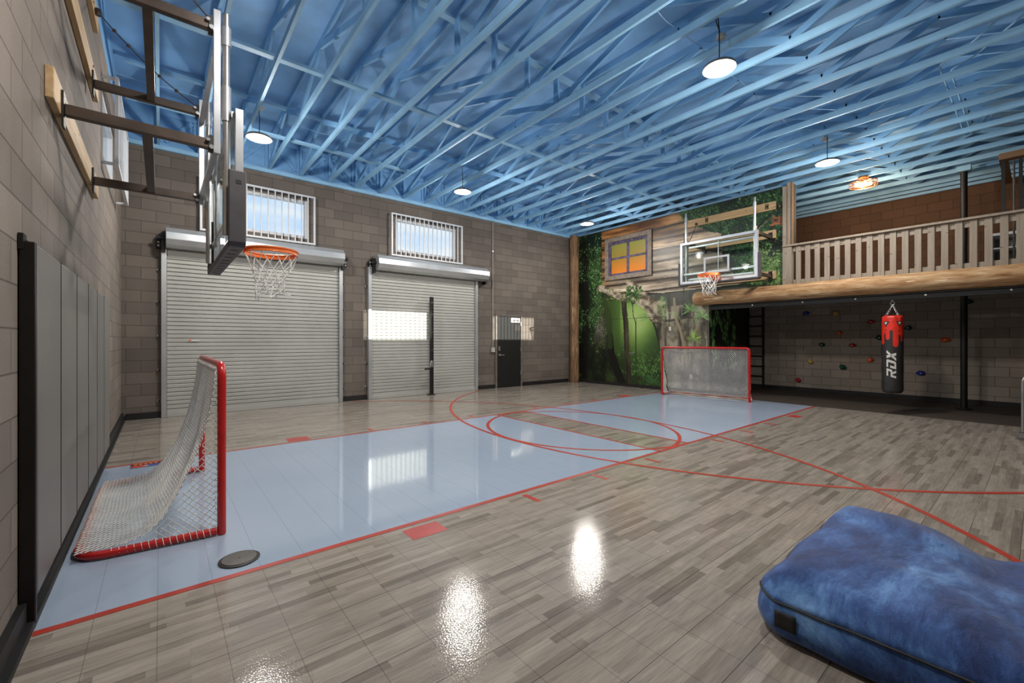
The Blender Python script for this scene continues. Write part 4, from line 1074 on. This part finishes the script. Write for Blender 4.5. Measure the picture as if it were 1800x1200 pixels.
# ------------------------------------------------------------------ printed jungle mural (flat wall covering)
rng = np.random.default_rng(11)
class Canvas:
    """flat picture in wall coordinates: a runs 0..A left to right in the room, z up"""
    def __init__(s, A, Z, px):
        s.px = px; s.w = int(A / px); s.h = int(Z / px)
        s.Aa, s.Zz = np.meshgrid((np.arange(s.w) + .5) * px, (np.arange(s.h) + .5) * px); s.c = np.zeros((s.h, s.w, 3), np.float32)
    def noise(s, sx, sz, oct=4, seed=0):
        r = np.random.default_rng(seed); out = np.zeros((s.h, s.w)); amp = 1; tot = 0
        for o in range(oct):
            gw, gh = int(s.w * s.px / sx * 2 ** o) + 3, int(s.h * s.px / sz * 2 ** o) + 3; g = r.random((gh, gw))
            x = s.Aa / sx * 2 ** o; z = s.Zz / sz * 2 ** o; xi, zi = x.astype(int), z.astype(int); fx, fz = x - xi, z - zi
            fx = fx * fx * (3 - 2 * fx); fz = fz * fz * (3 - 2 * fz)
            out += amp * ((g[zi, xi] * (1 - fx) + g[zi, xi + 1] * fx) * (1 - fz) + (g[zi + 1, xi] * (1 - fx) + g[zi + 1, xi + 1] * fx) * fz); tot += amp; amp *= .5
        return out / tot
    def poly(s, P_):
        m = np.zeros((s.h, s.w), bool); n = len(P_)
        for i in range(n):
            (x1, y1), (x2, y2) = P_[i], P_[(i + 1) % n]
            c = ((y1 > s.Zz) != (y2 > s.Zz)); 
            with np.errstate(divide='ignore', invalid='ignore'): m ^= c & (s.Aa < (x2 - x1) * (s.Zz - y1) / (y2 - y1) + x1)
        return m
    def dist(s, P_):
        d = np.full((s.h, s.w), 9.0)
        for (x1, y1), (x2, y2) in zip(P_, P_[1:]):
            L = (x2 - x1) ** 2 + (y2 - y1) ** 2 + 1e-9; t_ = np.clip(((s.Aa - x1) * (x2 - x1) + (s.Zz - y1) * (y2 - y1)) / L, 0, 1)
            d = np.minimum(d, np.hypot(s.Aa - x1 - t_ * (x2 - x1), s.Zz - y1 - t_ * (y2 - y1)))
        return d
    def fill(s, mask, col, a=1.0):
        k = (mask.astype(np.float32) * a)[..., None]; s.c = s.c * (1 - k) + np.asarray(col, np.float32) * k if np.ndim(col) == 1 else s.c * (1 - k) + col * k
    def ramp(s, f, stops):
        xs = [p for p, _ in stops]; return np.stack([np.interp(f, xs, [c[i] for _, c in stops]) for i in range(3)], -1)
    def leaf(s, a, z, l, w, ang, col):
        r = int(l / s.px) + 2; i, j = int(a / s.px), int(z / s.px); x0, x1, z0, z1 = max(0, i - r), min(s.w, i + r), max(0, j - r), min(s.h, j + r)
        if x1 <= x0 or z1 <= z0: return
        A_, Z_ = s.Aa[z0:z1, x0:x1] - a, s.Zz[z0:z1, x0:x1] - z; u = A_ * math.cos(ang) + Z_ * math.sin(ang); v = -A_ * math.sin(ang) + Z_ * math.cos(ang)
        k = ((u / l) ** 2 + (v / (w * (1 - .6 * np.abs(u / l)))) ** 2 < 1); s.c[z0:z1, x0:x1][k] = col
    def leaves(s, a0, a1, z0, z1, n, cols, size=(.03, .07), dens=None, droop=-1.2, spread=.8):
        for _ in range(n):
            a, z = rng.uniform(a0, a1), rng.uniform(z0, z1)
            if dens is not None:
                j, i = min(s.h - 1, int(z / s.px)), min(s.w - 1, int(a / s.px))
                if rng.random() > dens[j, i]: continue
            c = np.array(cols[rng.integers(len(cols))], float) * rng.uniform(.75, 1.2); l = rng.uniform(*size); s.leaf(a, z, l, l * rng.uniform(.3, .5), droop + rng.uniform(-spread, spread), np.clip(c, 0, 255))
    def frond(s, a, z, ang, L, col, curl=.9, w=.009, lf=.075):
        n = max(6, int(L / .035)); p = np.array([a, z], float); th = ang
        for i in range(n):
            th -= curl / n * (1 if math.cos(ang) >= 0 else -1); q = p + np.array([math.cos(th), math.sin(th)]) * L / n
            l = lf * math.sin(math.pi * (.12 + .86 * i / n)); c = np.array(col) * rng.uniform(.8, 1.15)
            for sg in (-1, 1):
                an = th + sg * 1.05; s.leaf(q[0] + math.cos(an) * l * .5, q[1] + math.sin(an) * l * .5, l * .55, w, an, np.clip(c, 0, 255))
            p = q
    def mesh(s, name, fn, mat, keep=None):
        h, w = s.h, s.w; vs = [fn(i * s.px, j * s.px) for j in range(h + 1) for i in range(w + 1)]
        J, I = np.mgrid[0:h, 0:w]; q = np.stack([J * (w + 1) + I, J * (w + 1) + I + 1, (J + 1) * (w + 1) + I + 1, (J + 1) * (w + 1) + I], -1).reshape(-1, 4)
        col = np.clip(s.c / 255, 0, 1); col = np.where(col <= .04045, col / 12.92, ((col + .055) / 1.055) ** 2.4).reshape(-1, 3)
        if keep is not None: k = keep.reshape(-1); q = q[k]; col = col[k]
        me = bpy.data.meshes.new(name); org = np.array(fn(s.w * s.px / 2, 0)); V_ = np.array(vs) - org
        me.from_pydata(V_.tolist(), [], q.tolist()); at = me.color_attributes.new('paint', 'FLOAT_COLOR', 'CORNER')
        at.data.foreach_set('color', np.concatenate([np.repeat(col, 4, 0), np.ones((len(q) * 4, 1))], 1).astype(np.float32).ravel())
        me.materials.append(mat); o = bpy.data.objects.new(name, me); COL.objects.link(o); o.location = org; return o

def paint_mural():
    Y0 = YB; A = YB - 3.42; K = Canvas(A, ZW - .01, .0125); a_ = lambda y: Y0 - y
    n1, n2, n3 = K.noise(.5, .7, 5, 1), K.noise(.12, .12, 4, 2), K.noise(1.6, 2.2, 3, 3); aa, zz = K.Aa, K.Zz; T_ = np.ones((K.h, K.w), bool)
    K.fill(T_, K.ramp(n1 * .6 + n2 * .4, [(.3, (12, 16, 10)), (.5, (26, 36, 18)), (.7, (52, 66, 30))]))
    # lower left thicket: mossy, near black towards the ground
    m = (aa < a_(8.1)); dens = np.clip((zz - .25) / 1.6, .04, 1) * np.clip(n1 * 3.6 - 1.35, 0, 1)
    K.leaves(.0, a_(8.0), .2, 2.7, 3200, [(66, 82, 38), (88, 100, 52), (46, 60, 28), (110, 116, 64)], (.02, .05), dens)
    mist = np.exp(-(((aa - a_(8.85)) / .34) ** 2 + ((zz - 1.72) / .42) ** 2)) * (.35 + .9 * K.noise(.06, .3, 3, 8)); K.fill(np.clip(mist, 0, 1) > -1, (112, 104, 100), 0); k = np.clip(mist * .75, 0, .8)[..., None]; K.c = K.c * (1 - k) + np.array((124, 116, 112)) * k
    # glowing clearing
    g = K.poly([(a_(8.66), 2.60), (a_(7.95), 2.58), (a_(7.3), 2.38), (a_(7.0), 2.06), (a_(6.84), 1.66), (a_(6.70), 1.2), (a_(6.66), .6), (a_(6.75), 0), (a_(7.95), 0), (a_(8.28), .8), (a_(8.5), 1.69)])
    lum = np.clip(np.exp(-(((aa - a_(7.45)) / .75) ** 2 + ((zz - 1.95) / .95) ** 2)) + (n1 - .5) * .35, 0, 1)
    K.fill(g, K.ramp(lum, [(0, (34, 50, 22)), (.35, (66, 94, 42)), (.7, (112, 142, 68)), (1, (152, 178, 104))]))
    sh = g & (aa < a_(8.02)) & (zz > .9); K.fill(sh, (58, 84, 30), .55)
    dn = g * np.clip((1.25 - zz) / .7, 0, 1) * np.clip(n1 * 3 - .9, 0, 1); K.leaves(a_(8.1), a_(6.6), .05, 1.4, 2600, [(56, 92, 40), (78, 118, 54), (38, 66, 30), (96, 136, 66)], (.02, .05), dn)
    K.fill(g & (zz < .35), (24, 34, 16), .55)
    # rock face
    rk = K.poly([(a_(7.05), 2.66), (a_(5.25), 2.66), (a_(5.25), 0), (a_(6.45), 0), (a_(6.62), .9), (a_(6.78), 1.7), (a_(7.0), 2.1)])
    rn = K.noise(.30, .42, 6, 21); K.fill(rk, K.ramp(rn * .75 + n2 * .25, [(.32, (34, 32, 26)), (.44, (86, 80, 68)), (.54, (124, 116, 100)), (.68, (168, 160, 142))])); vs_ = K.noise(.10, 1.2, 4, 22); K.fill(rk & (vs_ > .58), (58, 54, 44), .6); K.fill(rk & (vs_ < .36), (150, 144, 126), .45)
    K.fill(rk & (zz > 2.30 + .1 * (n1 - .5)), (64, 68, 62), .8)
    for P_ in ([(a_(6.9), 1.95), (a_(6.4), 1.9), (a_(5.9), 1.98), (a_(5.3), 1.9)], [(a_(6.6), 1.1), (a_(6.0), 1.02), (a_(5.3), 1.1)], [(a_(6.5), .45), (a_(5.9), .5), (a_(5.3), .4)], [(a_(6.12), 1.9), (a_(6.05), 1.05)], [(a_(5.75), 1.05), (a_(5.8), .45)]):
        K.fill(K.dist(P_) < .018 + .02 * n2, (50, 46, 38), .75)
    # hanging roots and vines
    for P_, w_, c_ in (([(a_(6.26), 2.5), (a_(6.22), 2.0), (a_(6.08), 1.64), (a_(5.98), 1.24), (a_(5.9), .7)], .035, (146, 132, 108)), ([(a_(6.5), 2.45), (a_(6.56), 1.7), (a_(6.5), .9)], .02, (92, 84, 66)), ([(a_(5.72), 2.1), (a_(5.66), 1.4), (a_(5.75), .6)], .025, (96, 88, 70)),
                       ([(a_(5.5), 2.0), (a_(5.6), 1.5), (a_(5.5), .9)], .02, (112, 104, 84)), ([(a_(6.6), 1.7), (a_(6.66), .9), (a_(6.62), .1)], .018, (120, 116, 90))):
        K.fill(K.dist(P_) < w_ * (.7 + .6 * n2), c_); 
    # trunks in the clearing
    d = K.dist([(a_(7.89), 2.62), (a_(7.86), 2.2), (a_(7.82), 1.9), (a_(7.77), 1.0), (a_(7.70), .35), (a_(7.78), .02)]); K.fill(d < .075 + .03 * n2, K.ramp(K.noise(.05, .5, 3, 31), [(.3, (32, 28, 20)), (.7, (76, 68, 48))]))
    K.fill(K.dist([(a_(8.42), 1.5), (a_(8.36), .98), (a_(8.15), .5), (a_(7.92), .02)]) < .13, (14, 13, 9)); K.fill(K.dist([(a_(7.59), 2.5), (a_(7.56), 2.1), (a_(7.48), 1.9), (a_(7.47), 1.0), (a_(7.45), .15)]) < .014, (46, 58, 28))
    K.fill(K.dist([(a_(8.62), 2.6), (a_(8.45), 2.1), (a_(8.40), 1.2)]) < .10, (44, 60, 24), .85)
    # log cabin
    cab = K.poly([(a_(8.73), 4.9), (a_(8.73), 2.98), (a_(8.3), 2.86), (a_(7.3), 2.75), (a_(6.63), 2.68), (a_(5.2), 2.70), (a_(3.9), 2.74), (a_(3.9), 4.9)])
    rows = [2.60, 2.78, 3.05, 3.30, 3.58, 3.88, 4.19, 4.50, 4.82]; lg_ = K.noise(.8, .08, 5, 41); bl = K.noise(.7, .35, 3, 42)
    warm = np.clip((zz - 3.7) / .9, 0, 1) * np.clip((a_(6.2) - aa) / 2.4 + .75, 0, 1) + np.clip((a_(8.25) - aa) / .5, 0, 1) * .8; warm = np.clip(warm, 0, 1)[..., None]
    cool = K.ramp(lg_ * .6 + bl * .4, [(.32, (88, 78, 66)), (.5, (140, 126, 108)), (.66, (182, 168, 148))]); hot = K.ramp(lg_ * .6 + bl * .4, [(.32, (70, 42, 20)), (.5, (132, 88, 46)), (.66, (168, 120, 70))]); K.fill(cab, cool * (1 - warm) + hot * warm)
    for i, (ra, rb_) in enumerate(zip(rows, rows[1:])):
        f_ = np.clip((zz - ra) / (rb_ - ra), 0, 1); inr = cab & (zz >= ra) & (zz < rb_); K.c[inr] *= ((.62 + .50 * np.sin(np.pi * np.clip(f_ * .9 + .1, 0, 1))) * (1 + .16 * math.sin(i * 2.7)))[inr][:, None]
    for i, r_ in enumerate(rows):
        zc = r_ + .02 * np.sin(aa * 1.3 + i * 2) + .02 * (n1 - .5); K.fill(cab & (np.abs(zz - zc) < .014 + .022 * n2), (42, 32, 22), .85); K.fill(cab & (zz < zc) & (zz > zc - .05), (60, 48, 36), .35)
    for _ in range(60):
        a0, z0 = rng.uniform(a_(8.7), a_(5.2)), rng.uniform(2.75, 4.7); K.fill(cab & (K.dist([(a0, z0), (a0 + rng.uniform(.2, .7), z0 + rng.uniform(-.02, .02))]) < .006), (64, 48, 32), .7)
    K.fill(K.dist([(a_(5.98), 4.2), (a_(5.94), 3.4), (a_(5.99), 2.62)]) < .016, (44, 36, 26), .8)
    # foliage on the right of the cabin
    up = K.poly([(a_(6.15), 4.9), (a_(6.0), 4.56), (a_(5.75), 4.40), (a_(5.35), 4.15), (a_(5.0), 4.02), (a_(4.96), 3.35), (a_(4.72), 3.0), (a_(4.5), 2.72), (a_(3.3), 2.6), (a_(3.3), 4.9)])
    dk = np.clip(n1 * 1.6 - .35, 0, 1); K.fill(up, K.ramp(dk, [(0, (8, 20, 10)), (.5, (20, 46, 24)), (1, (44, 80, 38))]))
    K.leaves(a_(6.1), a_(3.42), 2.6, 4.78, 6500, [(34, 72, 32), (52, 98, 44), (24, 56, 28), (76, 116, 58), (18, 40, 20), (12, 26, 14)], (.02, .055), up * np.clip(n1 * 3.4 - 1.1, 0, 1), -1.0, 1.1)
    K.leaves(a_(4.3), a_(3.42), 2.6, 3.7, 1500, [(92, 128, 58), (122, 146, 88), (70, 104, 48)], (.02, .05), up * np.clip(n1 * 2.8 - .7, 0, 1), -1.0, 1.2)
    for P_ in ([(a_(3.9), 4.8), (a_(3.72), 4.3), (a_(3.86), 3.9), (a_(3.8), 3.5)], [(a_(4.15), 4.0), (a_(3.88), 4.25)]): K.fill(K.dist(P_) < .018, (18, 20, 12))
    K.leaves(a_(3.85), a_(3.5), 3.95, 4.15, 25, [(140, 82, 52)], (.05, .09), None, 0, .4)
    # leafy strip along the left edge
    st = K.poly([(0, 4.9), (a_(8.78), 4.9), (a_(8.72), 4.4), (a_(8.80), 3.8), (a_(8.70), 3.2), (a_(8.75), 2.3), (a_(9.0), 1.6), (a_(9.3), .9), (0, .7)])
    K.fill(st, K.ramp(n1, [(.3, (10, 18, 8)), (.55, (28, 52, 22)), (.7, (50, 84, 34))]), .9)
    dk2 = K.dist([(a_(9.42), 4.2), (a_(9.38), 2.8), (a_(9.45), .0)]); K.fill(dk2 < .13, (9, 10, 8), .9)
    K.leaves(0, a_(8.68), 1.3, 4.78, 5200, [(36, 68, 30), (54, 92, 42), (26, 50, 24), (80, 116, 64), (112, 142, 96), (12, 22, 10)], (.018, .045), st * np.clip(n1 * 3.6 - 1.3, 0, 1) * np.clip(dk2 / .2, .25, 1), -1.3, .8)
    # big pale branch in front of the cabin
    for P_, w_ in (([(a_(8.78), 3.02), (a_(8.55), 2.93), (a_(8.2), 2.76), (a_(7.8), 2.62), (a_(7.4), 2.52), (a_(7.1), 2.34), (a_(6.9), 2.0)], .105), ([(a_(7.72), 3.10), (a_(7.5), 2.92), (a_(7.25), 2.70), (a_(6.95), 2.45), (a_(6.6), 2.36)], .10), ([(a_(7.3), 2.55), (a_(6.9), 2.38), (a_(6.75), 2.05)], .16)):
        d = K.dist(P_); k = d < w_ * (.8 + .45 * n2); K.fill(k, K.ramp(K.noise(.14, .10, 4, 51) - d * 1.5, [(.2, (78, 68, 54)), (.4, (142, 130, 110)), (.6, (176, 164, 144))]))
    K.leaves(a_(7.8), a_(7.3), 2.45, 2.95, 90, [(58, 96, 44), (84, 122, 58), (36, 62, 30)], (.03, .08), None, 1.2, 1.3)
    K.leaves(a_(8.75), a_(7.2), 2.55, 2.98, 120, [(96, 112, 62), (70, 84, 46)], (.02, .04), (K.dist([(a_(8.7), 2.98), (a_(7.4), 2.52)]) < .12).astype(float))
    # ferns and bromeliads
    for (y_, z_, n_, L_, c_) in ((6.62, 2.62, 3, .6, (118, 146, 92)), (6.95, 2.02, 2, .5, (104, 134, 78)), (6.42, 2.12, 3, .42, (132, 158, 104)), (6.72, .10, 6, .7, (64, 102, 52)), (6.55, .55, 4, .55, (78, 116, 62)), (5.42, 2.05, 4, .4, (104, 142, 84))):
        for i in range(n_): K.frond(a_(y_), z_, rng.uniform(-.6, 3.6) if z_ < 2.2 else rng.uniform(-2.6, -.2), L_ * rng.uniform(.7, 1), c_)
    for (y_, z_, L_, c_) in ((5.80, 2.16, .27, (112, 150, 86)), (5.70, 1.40, .27, (138, 168, 82)), (5.48, 1.98, .26, (126, 160, 100)), (6.95, .16, .36, (58, 96, 46))):
        for i in range(11):
            an = -.5 + i * (4.1 / 10) + rng.uniform(-.15, .15); l = L_ * rng.uniform(.7, 1.05); K.leaf(a_(y_) + math.cos(an) * l * .5, z_ + math.sin(an) * l * .5, l * .55, .02, an, np.array(c_) * rng.uniform(.7, 1.15))
    # seams of the hidden door printed over
    for P_ in ([(a_(8.36), .02), (a_(8.36), 2.02), (a_(7.46), 2.02), (a_(7.46), .02)], [(a_(6.50), .02), (a_(6.50), 2.02), (a_(7.46), 2.02)]): K.fill(K.dist(P_) < .007, (26, 30, 18), .7)
    K.fill(zz < .05, (12, 12, 10)); K.c *= 1.0
    keep = ~((aa > a_(YR)) & (zz < ZL1 + .02))
    o = K.mesh('jungle_mural', lambda a, z: (XC - .003, YB - a, z), M_MURAL, keep)
    tag(o, 'printed jungle mural with log cabin and clearing covering the right wall', 'mural')
    K2 = Canvas(12.93 - XC - .005, 2.33, .0125); q1 = K2.noise(.3, .6, 4, 61); K2.fill(np.ones((K2.h, K2.w), bool), K2.ramp(q1, [(.3, (5, 6, 5)), (.7, (16, 20, 14))]))
    K2.leaves(.02, 1.5, .6, 2.25, 900, [(70, 130, 66), (104, 160, 88), (44, 92, 48), (150, 184, 130)], (.03, .10), np.clip(K2.noise(.22, .5, 3, 62) * 3.6 - 1.5, 0, 1), -1.45, .35)
    o = K2.mesh('leaf_mural', lambda a, z: (XC + .004 + a, YR - .004, z + .012), M_MURAL)
    tag(o, 'black mural panel with hanging green leaves behind the far goal', 'mural')
paint_mural()

# framed window panel on the mural
t = thing('window_panel', 'wooden framed decorative window with four yellow and orange panes on the mural', 'window panel', (XC, 7.74, 3.21))
wy0, wy1, wz0, wz1 = 6.92, 8.56, 3.21, 4.50
m = MB(); e = .13
m.box(XC - .055, wy0, wz0, XC - .004, wy0 + e, wz1); m.box(XC - .055, wy1 - e, wz0, XC - .004, wy1, wz1); m.box(XC - .055, wy0 + e, wz0, XC - .004, wy1 - e, wz0 + e); m.box(XC - .055, wy0 + e, wz1 - e, XC - .004, wy1 - e, wz1)
build('frame', m, P('grey brown frame wood', (122, 110, 98), .7, vary=.14, scale=12), t, smooth=0, bevel=.004)
M_PURP = P('weathered purple grey wood', (66, 60, 80), .7, vary=.5, scale=9)
m = MB(); a0, a1, b0, b1 = wy0 + e, wy1 - e, wz0 + e, wz1 - e; e2 = .095
m.box(XC - .03, a0, b0, XC - .005, a0 + e2 * .8, b1); m.box(XC - .03, a1 - e2, b0, XC - .005, a1, b1); m.box(XC - .03, a0 + e2 * .8, b0, XC - .005, a1 - e2, b0 + e2 * .6); m.box(XC - .03, a0 + e2 * .8, b1 - e2, XC - .005, a1 - e2, b1)
build('sash', m, M_PURP, t, smooth=0)
m = MB(); my, mz = (a0 + a1) / 2 - .01, (b0 + b1) / 2; m.box(XC - .026, my - .042, b0 + e2 * .6, XC - .005, my + .042, b1 - e2); m.box(XC - .025, a0 + e2 * .8, mz - .03, XC - .0055, a1 - e2, mz + .03); build('muntin', m, M_PURP, t, smooth=0)
tp = NT('amber panes'); p_, pv_ = tp.pos(); cc_ = tp.ramp(tp.m('DIVIDE', tp.m('SUBTRACT', p_[2], 3.42), .85), [(0, (206, 120, 40)), (.4, (166, 116, 44)), (.6, (140, 120, 50)), (1, (134, 132, 62))])
tp.link(cc_, tp.bsdf.inputs['Base Color']); tp.set(Roughness=.35)
for (ya, yb) in ((a0 + e2 * .8, my - .042), (my + .042, a1 - e2)):
    for (za, zb) in ((b0 + e2 * .6, mz - .03), (mz + .03, b1 - e2)):
        m = MB(); m.box(XC - .014, ya + .001, za + .001, XC - .006, yb - .001, zb - .001); build('pane', m, tp.mat, t, smooth=0)

# small fittings on the mural
t = thing('mural_door_lever', 'small steel lever of the hidden door in the mural', 'door lever', (XC - .004, 7.52, 1.0))
m = MB(); m.lathe([(0, -.02), (.032, -.018), (.032, 0)], (XC - .005, 7.53, 1.0), 16, axis='x'); build('rose', m, M_STEEL, t)
m = MB(); m.tube(fillet([(XC - .024, 7.53, 1.0), (XC - .065, 7.53, 1.0), (XC - .065, 7.66, .995)], .02), .011, 8); build('lever', m, M_STEEL, t)
def plate(label, y, z, h=.115):
    t = thing('wall_plate', label, 'wall plate', (XC - .004, y, z), 'cream wall plates on the mural')
    m = MB(); m.box(XC - .012, y - .036, z, XC - .004, y + .036, z + h); b = build('cover', m, P('cream plate', (206, 200, 184), .4), t, smooth=0, bevel=.003)
    m = MB(); m.box(XC - .016, y - .012, z + .03, XC - .0121, y + .012, z + h - .03); build('insert', m, M_WHITEP, t, smooth=0)
plate('cream switch plate on the mural rock, up left of the far goal', 6.38, 1.63)
plate('cream outlet plate on the mural seen through the far goal net', 5.78, .37)
